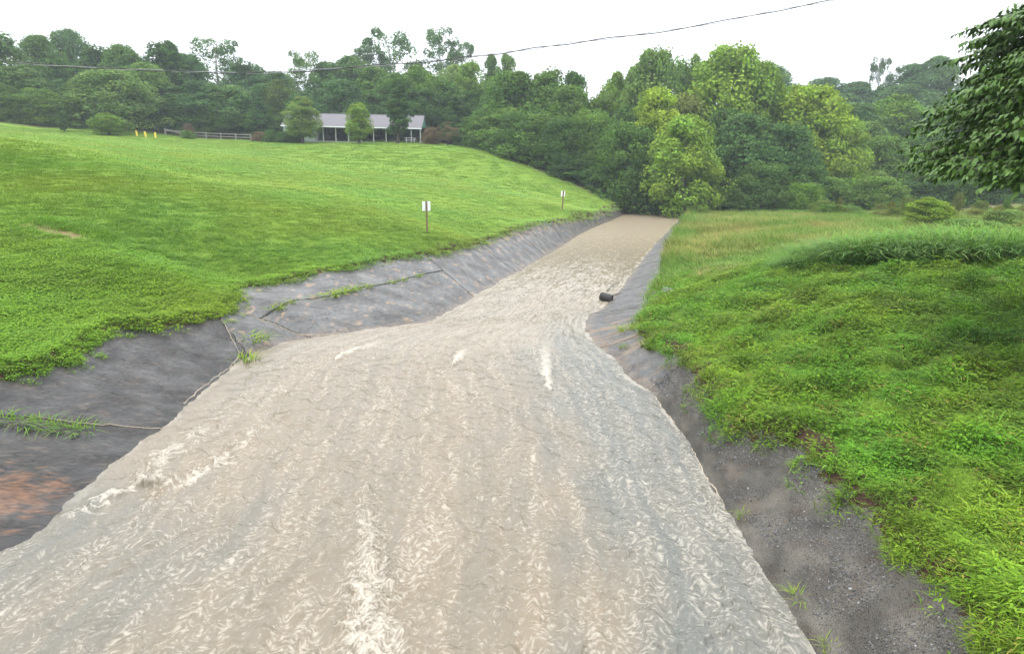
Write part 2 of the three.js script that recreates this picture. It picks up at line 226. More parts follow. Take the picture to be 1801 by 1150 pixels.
function waterField(x, z) {                       // [height above the mean level, foam cover with painted far sheen 0..1, silt 0..1]
  if (z !== rowZ) { rowZ = z; rowL = xAt(LW, z); rowR = xAt(RW, z); }
  const xl = rowL, xr = rowR, t = (x - xl) / (xr - xl), s = -z, q = t * 10;
  if (t < -0.1 || t > 1.15) return [0, 0, 0.5];
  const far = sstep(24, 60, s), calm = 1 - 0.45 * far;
  const rim = sstep(0, 0.9, Math.min(x - xl, xr - x));
  const wx = 0.22 * N1(q * 0.9, s * 0.7), wz = 0.22 * N2(q * 0.9, s * 0.7);
  const up = (v, p) => Math.pow(0.5 + 0.5 * v, p), bow = 0.16 * N1(q * 2.1, s * 0.9) + 0.07 * N2(q * 5, s * 2.2);      // crests bow and break across the flow
  const a = N3((q + wx) * 1.3, (s + bow) * 2.1), b = N4(q * 3.4 + 3, (s + bow) * 5.6), b2 = N1(q * 6.8, (s + bow) * 10.5), b3 = N2(q * 14 + 2 * wx, (s + bow) * 19), c = N1(q * 0.9 + 9, s * 0.35);
  const r1 = up(b, 1.5), r2 = up(b2, 1.5), r3 = b3, patch = 0.5 + 0.5 * fbm(N4, q * 0.5, s * 0.28 + 7, 3), bunch = 0.5 + 0.5 * N2(q * 1.4 + 5, s * 0.9), lane = 0.5 + 0.6 * fbm(N2, q * 2.6 + 1.2 * wx, s * 0.12 + 3, 4);
  let h = (0.026 * a + 0.02 * c + 0.015 * b * (0.5 + bunch) + 0.006 * b2) * calm + 0.11 * Math.exp(-(((s - 21 - 0.5 * c) / 1.9) ** 2)) * rim;      // a low standing hump where the walls draw in
  const gr = sstep(0.66, 0.95, t + 0.05 * N1(s * 0.4, q)) * sstep(25, 15, s), skew = 0.3 * (0.5 - t) * sstep(26, 14, s);
  const Q = q + skew * s * 0.55, S = s + bow * 0.8, wv = 0.03 * N3(Q * 3.1, S * 3.4), wu = 0.03 * N4(Q * 3.1 + 5, S * 3.4), rid = (n, f, g) => { const v = 1 - Math.abs(n((Q + wu) * f, (S + wv) * g)); return v * v; };
  const lace = 0.16 * rid(N1, 2.4, 3.0) + 0.29 * rid(N2, 5.3, 6.7) + 0.33 * rid(N3, 11, 13.8) + 0.22 * rid(N4, 23, 28);        // torn, lacy foam
  const fleck = clamp(0.45 * lace + 0.55 * (0.5 + 0.75 * fbm(N2, (Q + wu) * 8.5, (S + wv) * 11, 4)));     // and softer flecks
  const thr = 0.5 - 0.3 * (lane - 0.5) - 0.14 * (patch - 0.5) - 0.1 * (bunch - 0.5) - 0.05 * gr;
  let foam = 0.74 * sstep(thr - 0.03, thr + 0.42, fleck) * (1 - 0.85 * sstep(1.1, 0.3, x - xl + 0.3 * N1(q, s * 0.5)) * sstep(7.5, 9, s) * sstep(22, 19, s)) * (1 - 0.75 * far);
  let silt = 0.72 + 0.16 * fbm(N1, q * 0.35 + 4, s * 0.05, 3) + 0.35 * (lane - 0.5);
  silt -= 0.6 * sstep(0.64, 0.9, t + 0.08 * N2(s * 0.3, q * 0.9)) * sstep(26, 17, s);
  silt -= 0.35 * sstep(0.42, 0.2, t + 0.09 * N2(s * 0.5, q * 0.9)) * sstep(10.4, 8.6, s + 0.8 * N1(q, s * 0.4));
  silt += 0.6 * far;
  let [d, k] = seg(rooster, x, z);
  { const w = lerp(0.66, 0.12, k) * (1 + 0.3 * N1(s * 2.2, 4)), m = sstep(w, w * 0.1, d + 0.14 * b + 0.08 * r3) * (1 - sstep(0.8, 1, k)), body = m * (0.5 + 0.5 * r1); h += m * (0.05 + 0.05 * a + 0.03 * b + 0.04 * r2) * (1 - k * 0.7); foam = Math.max(foam, sstep(0.4, 0.95, Math.sqrt(m) * (0.3 + 1.05 * lace) * (1.12 - 0.45 * k))); h -= 0.05 * sstep(w * 2.2, w, d) * (1 - m) * (1 - k); }
  for (const sp of spouts) { [d, k] = seg(sp, x, z); const w = lerp(0.12, 0.6, k), m = sstep(w, 0, d + 0.08 * b) * sstep(1, 0.2, k); h += 0.1 * m * (1 - k) ; foam = Math.max(foam, 0.95 * sstep(0.1, 0.85, m * (0.3 + 1.1 * lace))); }
  [d, k] = seg(shock, x, z); { const w = 0.34 * (1 - 0.5 * k), m = sstep(w, 0, d + 0.16 * b + 0.1 * N1(q * 2, s * 2)) * sstep(1, 0.5, k) * sstep(0, 0.1, k), e = 0.6 + 0.5 * a; h += 0.11 * m * e; foam = Math.max(foam, 0.9 * sstep(0.25, 0.9, m * (0.15 + 1.3 * lace))); }
  [d, k] = seg(shock2, x, z); { const m = sstep(0.42, 0, d + 0.2 * b + 0.12 * N1(q * 2, s * 2)) * sstep(1, 0.3, k); h += 0.06 * m * (0.5 + 0.6 * a); foam = Math.max(foam, 0.75 * sstep(0.3, 0.95, m * (0.15 + 1.3 * lace))); }
  { const e = sstep(0.14, 0.02, Math.abs(Math.min(x - xl, xr - x) - 0.03) + 0.05 * N2(x * 5, s * 5)); foam = Math.max(foam, 0.5 * e * sstep(-0.1, 0.35, N4(q * 0.7, s * 0.8)) * (t < 0.5 ? 0.4 : 1)); }
  { const w = sstep(16, 22, s) * sstep(46, 28, s); foam = Math.max(foam, w * 0.55 * sstep(0.35, 1.0, 0.15 + 0.2 * N2(q * 4, s * 0.5) + 0.7 * lace + 0.3 * patch)); }     // broken white water in the throat
  foam = Math.max(foam, 0.24 * far);  // even pale lift on the far water: sky sheen put into the colour
  return [h * lerp(0.3, 1, rim), clamp(foam), clamp(silt, 0, 1.4)];
}
const WATER_GREY = [0.088, 0.089, 0.077], WATER_TAN = [0.168, 0.13, 0.085], FOAM = [0.37, 0.335, 0.28];
function waterTex(x0, z0, wx, wz, w, h) {
  const col = new Uint8Array(w * h * 4), bump = new Uint8Array(w * h * 4), rough = new Uint8Array(w * h * 4), to = (c) => Math.round(255 * clamp(c <= 0.0031308 ? 12.92 * c : 1.055 * Math.pow(c, 1 / 2.4) - 0.055));
  for (let j = 0; j < h; j++) for (let i = 0; i < w; i++) {
    const x = x0 + wx * (i + 0.5) / w, z = z0 - wz * (j + 0.5) / h, [, foam, silt] = waterField(x, z), o = (j * w + i) * 4;
    const fine = N2(x * 19, z * 17), f2 = N3(x * 43, z * 39);
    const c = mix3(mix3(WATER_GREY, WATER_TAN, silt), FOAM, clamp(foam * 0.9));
    const v = 1 + 0.05 * fine;
    col[o] = to(c[0] * v); col[o + 1] = to(c[1] * v); col[o + 2] = to(c[2] * v); col[o + 3] = 255;
    const b = clamp(0.4 + 0.17 * fine + 0.1 * f2 + 0.3 * foam) * 255; bump[o] = bump[o + 1] = bump[o + 2] = b; bump[o + 3] = 255;
    const r = clamp(0.14 + 0.6 * foam) * 255; rough[o] = rough[o + 1] = rough[o + 2] = r; rough[o + 3] = 255;
  }
  const T = (d, srgb) => { const t = new THREE.DataTexture(d, w, h); t.magFilter = THREE.LinearFilter; if (srgb) t.colorSpace = THREE.SRGBColorSpace; t.needsUpdate = true; return t; };
  return new THREE.MeshPhysicalMaterial({ map: T(col, true), bumpMap: T(bump), bumpScale: 0.018, roughness: 1, roughnessMap: T(rough), ior: 1.33 });
}
function waterSheet(zs, nx, x0, z0, wx, wz) {
  const pos = [], uv = [], idx = [];
  for (const z of zs) { const xl = xAt(LW, z) - 0.5, xr = xAt(RW, z) + 0.6; for (let i = 0; i <= nx; i++) { const x = lerp(xl, xr, i / nx); pos.push(x, wp(z) + waterField(x, z)[0], z); uv.push((x - x0) / wx, (z0 - z) / wz); } }
  for (let j = 0; j + 1 < zs.length; j++) for (let i = 0; i < nx; i++) { const a = j * (nx + 1) + i, b = a + nx + 1; idx.push(a, a + 1, b, b, a + 1, b + 1); }
  return geoFrom(pos, idx, null, uv);
}
{
  const zn = [], zf = [];
  for (let z = -1.5; z > -28;) { zn.push(z); z -= Math.max(0.035, 0.0045 * -z); } zn.push(-28);
  for (let z = -28; z > -112;) { zf.push(z); z -= 0.0055 * -z; } zf.push(-112);
  const w = put(new THREE.Group(), 'flood_water', 'muddy tan flood water with foam running down the spillway', null, null, 'structure');
  part('apron_water', waterSheet(zn, 300, -8.5, -1, 13.5, 27.5), waterTex(-8.5, -1, 13.5, 27.5, 1600, 2048), w);
  const FM = std([0.36, 0.3, 0.23], 0.5), trickle = (pts, f, wd) => {
    const c = new THREE.CatmullRomCurve3(pts.map(([x, z]) => V(x, 0, z))), n = 90, pos = [], idx = [];
    for (let i = 0; i <= n; i++) { const p = c.getPoint(i / n), d = c.getTangent(i / n), k = 0.42 * wd * (0.25 + 0.55 * Math.abs(N1(i * 0.21, wd * 90)) + 0.2 * N2(i * 0.7, 5)), sx = -d.z, sz = d.x, ox = 0.02 * N3(i * 0.06, wd * 70) + 0.012 * N2(i * 0.33, 8); for (const [v, up] of [[-1, -0.004], [-0.4, 0.016], [0.4, 0.018], [1, -0.004]]) { const x = p.x + sx * (v * k + ox), z = p.z + sz * (v * k + ox); pos.push(x, f(x, z) + up + 0.008 * N4(i * 0.6, v), z); } }
    for (let i = 0; i < n; i++) for (let j = 0; j < 3; j++) { const a = i * 4 + j; idx.push(a, a + 1, a + 4, a + 1, a + 5, a + 4); }
    return part('foam_trickle', geoFrom(pos, idx), FM, w);
  };
  trickle([[-6.93, -13.4], [-7.0, -14.3], [-7.05, -15.4], [-7.1, -16.4], [-7.25, -17.2], [-7.7, -17.9], [-8.3, -18.7]], slabL, 0.04);
  trickle([[-8.4, -19.95], [-7.6, -19.75], [-7.0, -19.6], [-6.4, -19.45], [-5.8, -19.7], [-5.3, -20.1]], slabL, 0.028);
  trickle([[-8.3, -11.05], [-7.8, -11.35], [-7.4, -11.6], [-7.0, -11.85], [-6.7, -12.1]], slabL, 0.022);
  trickle(Array.from({ length: 14 }, (_, i) => [xAt(RW, -15 + i * 0.43) - 0.05, -15 + i * 0.43]), (x, z) => slabR(x, z) + 0.03, 0.045);
  trickle([[3.05, -15.2], [3.3, -15.15], [3.6, -15.3]], slabR, 0.022);
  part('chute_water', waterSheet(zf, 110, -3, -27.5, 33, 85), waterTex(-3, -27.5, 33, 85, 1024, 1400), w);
}

// ------------------------------------------------------------------ small solids shared by many things
function taperTube(pts, radii, sides = 6) {        // a bent, tapering limb through pts
  const pos = [], idx = [], n = pts.length;
  for (let i = 0; i < n; i++) {
    const d = pts[Math.min(n - 1, i + 1)].clone().sub(pts[Math.max(0, i - 1)]).normalize(), a = Math.abs(d.y) > 0.9 ? V(1, 0, 0) : V(0, 1, 0), s = d.clone().cross(a).normalize(), t = s.clone().cross(d);
    for (let k = 0; k < sides; k++) { const c = Math.cos(k / sides * 6.2832) * radii[i], e = Math.sin(k / sides * 6.2832) * radii[i]; pos.push(pts[i].x + s.x * c + t.x * e, pts[i].y + s.y * c + t.y * e, pts[i].z + s.z * c + t.z * e); }
  }
  for (let i = 0; i + 1 < n; i++) for (let k = 0; k < sides; k++) { const a = i * sides + k, b = i * sides + (k + 1) % sides; idx.push(a, a + sides, b, b, a + sides, b + sides); }
  pos.push(pts[n - 1].x, pts[n - 1].y, pts[n - 1].z); for (let k = 0; k < sides; k++) idx.push((n - 1) * sides + k, pos.length / 3 - 1, (n - 1) * sides + (k + 1) % sides);
  pos.push(pts[0].x, pts[0].y, pts[0].z); for (let k = 0; k < sides; k++) idx.push(k, (k + 1) % sides, pos.length / 3 - 1);
  return geoFrom(pos, idx);
}
class Leaves {                                     // collects small faces into one crown
  constructor() { this.p = []; this.c = []; this.i = []; }
  spray(c, n, along, len, wid, fold, col) {        // a folded diamond
    const a = along.clone().addScaledVector(n, -along.dot(n)).normalize(), b = n.clone().cross(a), o = this.p.length / 3;
    for (const [u, v, w] of [[-0.5, 0, 0], [0, 0.5, fold], [0.5, 0, -fold * 0.6], [0, -0.5, fold]]) this.p.push(c.x + a.x * u * len + b.x * v * wid + n.x * w * wid, c.y + a.y * u * len + b.y * v * wid + n.y * w * wid, c.z + a.z * u * len + b.z * v * wid + n.z * w * wid);
    for (let k = 0; k < 4; k++) this.c.push(...col);
    this.i.push(o, o + 1, o + 2, o, o + 2, o + 3);
  }
  blade(x, y, z, h, lean, dir, w, col, seg = 2, droop = 0) {   // a grass blade, tapering and bending over
    const o = this.p.length / 3, cx = Math.cos(dir), cz = Math.sin(dir);
    for (let s = 0; s <= seg; s++) {
      const t = s / seg, r = lean * t * t * h, up = h * t * (1 - 0.35 * lean * t) - droop * h * t * t * t, ww = w * (1 - 0.55 * t) * 0.5;
      if (s === seg) this.p.push(x + cx * r, y + up, z + cz * r); else this.p.push(x + cx * r - cz * ww, y + up, z + cz * r + cx * ww, x + cx * r + cz * ww, y + up, z + cz * r - cx * ww);
      const k = 0.8 + 0.25 * (col[3] ?? 0.5); for (let q = 0; q < (s === seg ? 1 : 2); q++) this.c.push(col[0] * k, col[1] * k, col[2] * k);
    }
    for (let s = 0; s < seg - 1; s++) { const a = o + s * 2; this.i.push(a, a + 1, a + 2, a + 1, a + 3, a + 2); }
    const a = o + (seg - 1) * 2; this.i.push(a, a + 1, a + 2);
  }
  geo() { return geoFrom(this.p, this.i, this.c); }
}
const rdir = (R) => { const y = R() * 2 - 1, a = R() * 6.2832, r = Math.sqrt(1 - y * y); return V(r * Math.cos(a), y, r * Math.sin(a)); };
const leafMat = (rgb, thru = 0.35) => new THREE.MeshPhysicalMaterial({ color: new THREE.Color().setRGB(...rgb), vertexColors: true, side: THREE.DoubleSide, roughness: 0.9, specularIntensity: 0.15, transmission: thru, thickness: 0 });
const bark = std([0.07, 0.058, 0.046], 0.95), barkPale = std([0.22, 0.2, 0.17], 0.9);

// ------------------------------------------------------------------ trees: a few grown forms, each 10 m high, set out at their own sizes
const FORMS = {
  //         width  base  profile                                                   lobes lobeR squash leaves leaf  droop
  oak:     [7.2, 0.06, (h) => Math.pow(Math.sin(Math.PI * (0.18 + 0.8 * h)), 0.75), 78, 0.150, 0.75, 96, 0.27, 0.1],
  oak2:    [7.0, 0.04, (h) => Math.pow(Math.sin(Math.PI * (0.25 + 0.72 * h)), 0.8), 86, 0.135, 0.7, 88, 0.26, 0.2],
  poplar:  [4.2, 0.08, (h) => Math.pow(Math.sin(Math.PI * (0.2 + 0.78 * h)), 0.7), 62, 0.17, 1.0, 90, 0.24, 0.0],
  airy:    [5.6, 0.34, (h) => 0.55 + 0.45 * Math.sin(Math.PI * (0.1 + 0.85 * h)), 44, 0.115, 0.85, 74, 0.21, 0.05],
  light:   [5.6, 0.12, (h) => Math.pow(Math.sin(Math.PI * (0.2 + 0.77 * h)), 0.8), 74, 0.14, 0.85, 84, 0.24, 0.0],
  syc:     [6.4, 0.05, (h) => Math.pow(Math.sin(Math.PI * (0.24 + 0.73 * h)), 0.65), 92, 0.115, 0.95, 84, 0.24, 0.05],
  pine:    [4.4, 0.14, (h) => Math.pow(1 - h, 0.75) * Math.min(1, 0.55 + h * 3), 76, 0.12, 0.7, 80, 0.2, 0.15],
  spruce:  [4.6, 0.1, (h) => (1 - h) * (0.6 + 0.4 * Math.abs(Math.sin(h * 19))), 60, 0.09, 0.4, 70, 0.2, 0.2],
  bush:    [9.5, 0.0, (h) => Math.pow(Math.cos(h * 1.45), 0.6), 90, 0.13, 0.8, 86, 0.26, 0.15],
  shrub:   [12, 0.0, (h) => Math.pow(Math.cos(h * 1.45), 0.5), 60, 0.16, 0.8, 90, 0.36, 0.05],
  feather: [8.5, 0.04, (h) => Math.pow(Math.cos(h * 1.35), 0.7), 70, 0.16, 0.42, 100, 0.25, 0.45],
  bald:    [7.5, 0.18, (h) => Math.pow(Math.sin(Math.PI * (0.12 + 0.8 * h)), 0.8), 40, 0.14, 0.7, 80, 0.26, 0.1],
};
function grow(form, seed) {
  const [W, base, prof, nl, lr, squash, per, ls, droop] = FORMS[form], R = rng(seed), L = new Leaves(), H = 10, wood = [];
  const bend = [R() - 0.5, R() - 0.5], axis = (h) => V(bend[0] * 0.9 * Math.sin(h * 2.2), h * H, bend[1] * 0.9 * Math.sin(h * 2.6));
  const tp = [], tr = []; for (let i = 0; i <= 8; i++) { const h = i / 8; tp.push(axis(h * 0.9)); tr.push(Math.max(0.025, 0.24 * Math.pow(1 - h, 0.8) * (i ? 1 : 1.35))); }
  tp[0].y = -0.25; wood.push(taperTube(tp, tr, 7));
  for (let k = 0; k < nl; k++) {
    const h = Math.pow(R(), 0.85), hy = base + (1 - base) * (0.04 + 0.92 * h), a = k * 2.39996 + R() * 0.9, rr = prof(h) * W * 0.5 * (0.45 + 0.5 * Math.sqrt(R())) * (0.85 + 0.3 * R());
    const c = axis(hy).add(V(Math.cos(a) * rr, -droop * rr * 0.5, Math.sin(a) * rr)), rad = lr * W * (form === 'airy' || form === 'bald' || form === 'spruce' ? 1 : 1.22) * (0.65 + 0.6 * R()) * (0.62 + 0.38 * prof(h)), tone = 0.78 + 0.44 * R(), warm = R();
    if (c.y + rad * squash > H) c.y = H - rad * squash;
    if (k % 4 === 0 || (form === 'airy' && k % 2 === 0)) { const s = axis(Math.max(0.08, hy - 0.16)), m = s.clone().lerp(c, 0.5); m.y += 0.25; wood.push(taperTube([s, m, c], [0.085 * (1.1 - hy), 0.055 * (1.1 - hy), 0.018], 5)); }
    for (let q = 0; q < per * 1.55; q++) {
      const d = rdir(R); d.y = d.y * 0.8 + 0.22; d.x += Math.cos(a) * 0.35; d.z += Math.sin(a) * 0.35; d.normalize();
      const p = c.clone().add(V(d.x * rad, d.y * rad * squash - droop * rad * (d.x * d.x + d.z * d.z) * 0.5, d.z * rad).multiplyScalar(0.6 + 0.5 * Math.pow(R(), 0.6) + (R() < 0.14 ? 0.4 * R() : 0)));
      if (p.y < 0.05) continue;
      const n = d.clone().lerp(rdir(R), 0.55).add(V(0, 0.35, 0)).normalize(), al = rdir(R).add(V(0, -droop * 2.2, 0)), s = ls * (form === 'airy' ? 0.95 : 0.98) * (0.65 + 0.7 * R()), v = tone * (0.8 + 0.4 * R());
      L.spray(p, n, al, s * 1.15, s * 0.72, 0.16, [v * (0.92 + 0.2 * warm), v, v * (0.9 + 0.2 * R())]);
    }
  }
  if (form !== 'airy' && form !== 'bald') for (let q = 0; q < 900; q++) {       // inner twigs and leaves that close the crown
    const h = R(), a = R() * 6.2832, rr = prof(h) * W * 0.5 * 0.72 * Math.sqrt(R()), p = axis(base + (1 - base) * (0.03 + 0.88 * h)).add(V(Math.cos(a) * rr, 0, Math.sin(a) * rr)), v = 0.7 + 0.4 * R();
    L.spray(p, rdir(R), rdir(R), ls * 2.6, ls * 1.9, 0.15, [v, v, v]);
  }
  return { crown: L.geo(), wood: mergeGeometries(wood.map((g) => { g.deleteAttribute('uv'); return g; })), W };
}
const grown = {};
const formOf = (f, v) => (grown[f + v] ||= grow(f, 101 + v * 37 + f.length * 1009 + f.charCodeAt(0) * 13));
const GREENS = { dark: leafMat([0.065, 0.135, 0.026]), mid: leafMat([0.1, 0.19, 0.03]), blue: leafMat([0.078, 0.16, 0.04]), bright: leafMat([0.15, 0.26, 0.03]), yellow: leafMat([0.185, 0.29, 0.026]), pale: leafMat([0.135, 0.225, 0.048]), olive: leafMat([0.115, 0.165, 0.034]), rust: leafMat([0.16, 0.12, 0.06]), pink: leafMat([0.15, 0.105, 0.07]) };
const TR = rng(77), SHADES = Object.fromEntries(Object.entries(GREENS).map(([k, m]) => [k, [0.86, 1, 1.14].map((f, i) => { if (i === 1) return m; const c = m.clone(); c.color.multiplyScalar(f); c.color.r *= i ? 1.08 : 0.94; return c; })]));     // trees differ in leaf tone
function tree(form, x, z, topY, width, green, name, label, category, group, sink = 0) {
  const f = formOf(form, Math.floor(TR() * 2)), y = groundY(x, z) - 0.05 - sink, h = Math.max(0.6, topY - y), g = new THREE.Group();
  g.position.set(x, y, z); g.rotation.y = TR() * 6.2832; g.scale.set(width / f.W, h / 10 * (form === 'pine' ? 1.14 : 1), width / f.W);
  part('trunk', f.wood, form === 'syc' || form === 'airy' ? barkPale : bark, g); part('crown', f.crown, SHADES[green][Math.floor(TR() * 3)], g);
  return put(g, name, label, category, group);
}
const TONE = { dark: 'dark green', mid: 'mid green', blue: 'bluish green', bright: 'bright green', yellow: 'yellow green', pale: 'pale green', olive: 'olive brown' }, SHAPE = { oak: 'rounded', oak2: 'broad', poplar: 'narrow upright', airy: 'tall thin', light: 'oval', syc: 'billowing', pine: 'pointed', bush: 'low bushy', feather: 'feathery' };
const byX = (x, list) => list.find((p) => x < p[0])[1];
const WOODS_AT = [[-74, 'at the lawn corner by the bronze bush'], [-58, 'behind the small garden tree'], [-46, 'beyond the rail fence'], [-37.5, 'beside the closed end of the shelter'], [-26, 'behind the closed half of the shelter'], [-13, 'behind the open half of the shelter'], [99, 'around the half hidden shed']];
const BANK_AT = [[6, 'along the far lawn edge'], [14, 'over the end of the concrete bank'], [22, 'behind the bright overhanging tree'], [31, 'above the corner of the meadow'], [199, 'above the feathery light shrub']];
const BELT_AT = [[50, 'behind the olive brush'], [60, 'behind the round dark shrub'], [68, 'behind the yellow green sapling'], [199, 'behind the glossy boughs']];
const RIDGE_AT = [[70, 'above the billowing channel trees'], [84, 'before the lone pointed tree'], [95, 'past the lone pointed tree'], [199, 'behind the glossy boughs']];
const WOODS = 'trees of the woods behind the lawn', BANK = 'trees where the channel runs into the woods', RIDGE = 'hazy trees on the wooded rise', BELT = 'trees at the far side of the meadow';
for (const [f, x, z, t, w, c, l] of [
  ['oak', -85.7, -116, 20.1, 13, 'dark', 'lw'], ['oak2', -78.1, -112, 13.8, 11, 'dark', 'lw'], ['oak', -85.6, -130, 20.1, 9, 'mid', 'lw'], ['oak', -92.7, -150, 23.8, 10, 'blue', 'lw'], ['oak2', -78.9, -136, 19.4, 10, 'dark', 'lw'], ['oak', -72.5, -134, 19.3, 9, 'mid', 'lw'],
  ['oak', -63, -122, 15.2, 9, 'mid', 'lw'], ['poplar', -62.2, -128, 19.5, 7.5, 'dark', 'lp'], ['oak', -58.9, -130, 17.5, 10, 'blue', 'lw'], ['airy', -61.8, -150, 22.5, 11, 'blue', 'la'], ['oak2', -53.3, -142, 17.8, 11, 'blue', 'lw'], ['oak', -47.2, -140, 15.6, 10, 'blue', 'lw'],
  ['oak2', -73.4, -118, 12, 10, 'dark', 'lw'], ['oak', -58.2, -121, 11.6, 9.5, 'dark', 'lw'], ['oak2', -53.7, -122, 12.7, 10, 'blue', 'lw'], ['oak', -48.5, -122, 11.9, 9, 'blue', 'lw'], ['light', -40.9, -124, 13.1, 6, 'olive', 'ly'],
  ['airy', -40, -135, 19.1, 6.5, 'mid', 'la'], ['oak', -35.6, -136, 17.2, 9, 'blue', 'lw'], ['oak2', -31.2, -138, 18.6, 10, 'blue', 'lw'], ['airy', -29.2, -165, 27.1, 13, 'blue', 'la'], ['airy', -17.2, -165, 27.6, 9, 'blue', 'la'], ['airy', -12.5, -166, 25, 7, 'blue', 'la'], ['airy', -33, -164, 23.5, 9, 'blue', 'la'],
  ['light', -26.3, -132, 16.2, 8.5, 'mid', 'ly'], ['light', -17.8, -134, 16.6, 9.5, 'bright', 'ly'], ['oak', -20.6, -125, 14.6, 9, 'mid', 'lw'], ['oak2', -12.6, -124, 14.4, 9, 'mid', 'lw'], ['poplar', -8.5, -130, 17.2, 6, 'bright', 'lp'], ['poplar', -5.3, -152, 20.7, 4.6, 'mid', 'lp'],
  ['poplar', -2.2, -150, 20.7, 5, 'mid', 'lp'], ['oak', -30.2, -124, 13.3, 9.5, 'blue', 'lw'], ['oak2', -7.4, -118, 12.2, 8, 'dark', 'lw'], ['pine', -9.9, -115, 9.7, 5.2, 'dark', 'lw'], ['oak', -24, -121, 11, 8, 'dark', 'lw'], ['oak', -16, -121, 12, 8, 'dark', 'lw'], ['oak2', -36, -122, 11.5, 8, 'blue', 'lw'], ['oak', -44, -126, 12.5, 8, 'blue', 'lw'], ['oak2', -66, -118, 12.5, 9, 'dark', 'lw'], ['oak', -68, -128, 17, 9, 'dark', 'lw'], ['oak2', -3, -124, 15, 8, 'mid', 'lw'], ['oak', -12, -140, 17.5, 9, 'pale', 'lw'],
]) tree(f, x, z, t, w, c, 'woodland_tree', `${TONE[c]} ${SHAPE[f]} tree ${z > -125 ? 'in front' : z > -139 ? 'in the second row' : 'far back'}, ${byX(x, WOODS_AT)}`, 'tree', WOODS);
for (const [f, x, z, t, w, c, l] of [
  ['oak', -0.4, -108, 13.9, 10.5, 'mid', 'cb'], ['oak2', 4.3, -110, 14.9, 10, 'mid', 'cb'], ['poplar', 8.9, -112, 14.4, 5, 'mid', 'cb'], ['oak', 7.3, -103, 11.8, 9, 'mid', 'cb'], ['oak2', -1.3, -102, 8.6, 9, 'mid', 'cb'], ['oak', 2.6, -97.5, 7.6, 9, 'mid', 'cb'], ['oak2', 12, -104, 11, 9, 'mid', 'cb'],
  ['bush', 5.8, -93, 7.2, 8, 'dark', 'cb'], ['bush', 9.6, -93, 8.3, 8, 'mid', 'cb'], ['light', 15.3, -112, 14.5, 6.5, 'bright', 'cs'], ['light', 18.2, -110, 15.0, 6.5, 'mid', 'cs'],
  ['syc', 19.3, -102, 16.7, 9.5, 'pale', 'cs'], ['syc', 25.1, -106, 16.6, 9, 'pale', 'cs'], ['syc', 29.1, -99, 17, 13, 'bright', 'cs'], ['syc', 34, -100, 15.1, 9.5, 'yellow', 'cs'], ['light', 18.1, -91, 11, 8, 'yellow', 'cs'], ['oak', 23, -95, 10.5, 9, 'olive', 'cs'],
  ['oak', 28.1, -87, 7.9, 9.5, 'blue', 'cb'], ['oak2', 26.2, -91, 8.6, 8, 'dark', 'cb'], ['feather', 33, -86, 7.4, 9.5, 'blue', 'cb'], ['syc', 39.6, -96, 11.9, 12, 'yellow', 'cs'], ['syc', 40.1, -105, 12.5, 11, 'bright', 'cs'], ['oak', 16.5, -100, 9, 9, 'dark', 'cb'], ['oak2', 21, -114, 10, 12, 'dark', 'cb'], ['oak', 27, -112, 11, 12, 'dark', 'cb'],
]) tree(f, x, z, t, w, c, 'channel_end_tree', `${TONE[c]} ${SHAPE[f]} tree ${z > -98 ? 'in front' : 'farther back'}, ${byX(x, BANK_AT)}`, 'tree', BANK);
for (const [f, x, z, t, w, c] of [['oak', 60.3, -170, 21.2, 10, 'blue'], ['oak2', 68, -176, 18.5, 12, 'blue'], ['oak', 74, -175, 19.6, 13, 'blue'], ['oak2', 80, -170, 18.5, 13, 'blue'], ['airy', 85.9, -172, 24.2, 5, 'dark'], ['oak', 91.5, -168, 22.3, 13, 'blue'], ['oak2', 96.5, -165, 23.8, 13, 'blue'], ['oak', 103, -155, 22, 14, 'blue'], ['oak2', 99, -140, 20.1, 14, 'blue'], ['oak', 85, -158, 17, 13, 'blue'], ['oak2', 72, -160, 15, 13, 'blue'], ['oak', 54, -160, 14, 12, 'blue'], ['oak2', 108, -148, 22, 14, 'blue'], ['oak', 92, -145, 16, 13, 'blue']])
  tree(f, x, z, t, w, c, 'ridge_tree', f === 'airy' ? 'lone pointed thin tree sticking up above the far wooded rise' : `hazy ${TONE[c]} ${SHAPE[f]} tree ${z > -162 ? 'lower' : 'higher'} on the rise, ${byX(x, RIDGE_AT)}`, 'tree', f === 'airy' ? null : RIDGE);
for (const [f, x, z, t, w, c] of [['syc', 51.9, -106, 7.8, 9.5, 'pale'], ['light', 63.2, -118, 12.5, 10.5, 'bright'], ['syc', 51.9, -99, 5.7, 7.5, 'mid'], ['oak', 59.6, -104, 6.4, 10, 'mid'], ['oak2', 65, -100, 6.7, 10, 'mid'], ['oak', 71, -98, 7.5, 10, 'mid'], ['oak2', 78, -100, 10.7, 11, 'mid'], ['feather', 43, -93, 8.3, 8, 'bright'], ['bush', 53.2, -92, 2.9, 8, 'mid'], ['bush', 47.3, -93, 1.3, 7, 'pale'], ['oak', 56, -118, 11, 11, 'blue'], ['oak2', 70, -116, 12, 11, 'blue'], ['oak', 48, -116, 9, 11, 'blue'], ['oak2', 80, -118, 13, 12, 'blue'], ['oak', 88, -108, 13, 11, 'mid'], ['bush', 62, -90, 2.4, 8, 'dark'], ['bush', 70, -88, 3, 8, 'dark']])
  tree(f, x, z, t, w, c, 'meadow_edge_tree', `${TONE[c]} ${SHAPE[f]} tree ${z > -101 ? 'in front' : 'farther back'} past the meadow, ${byX(x, BELT_AT)}`, 'tree', BELT);
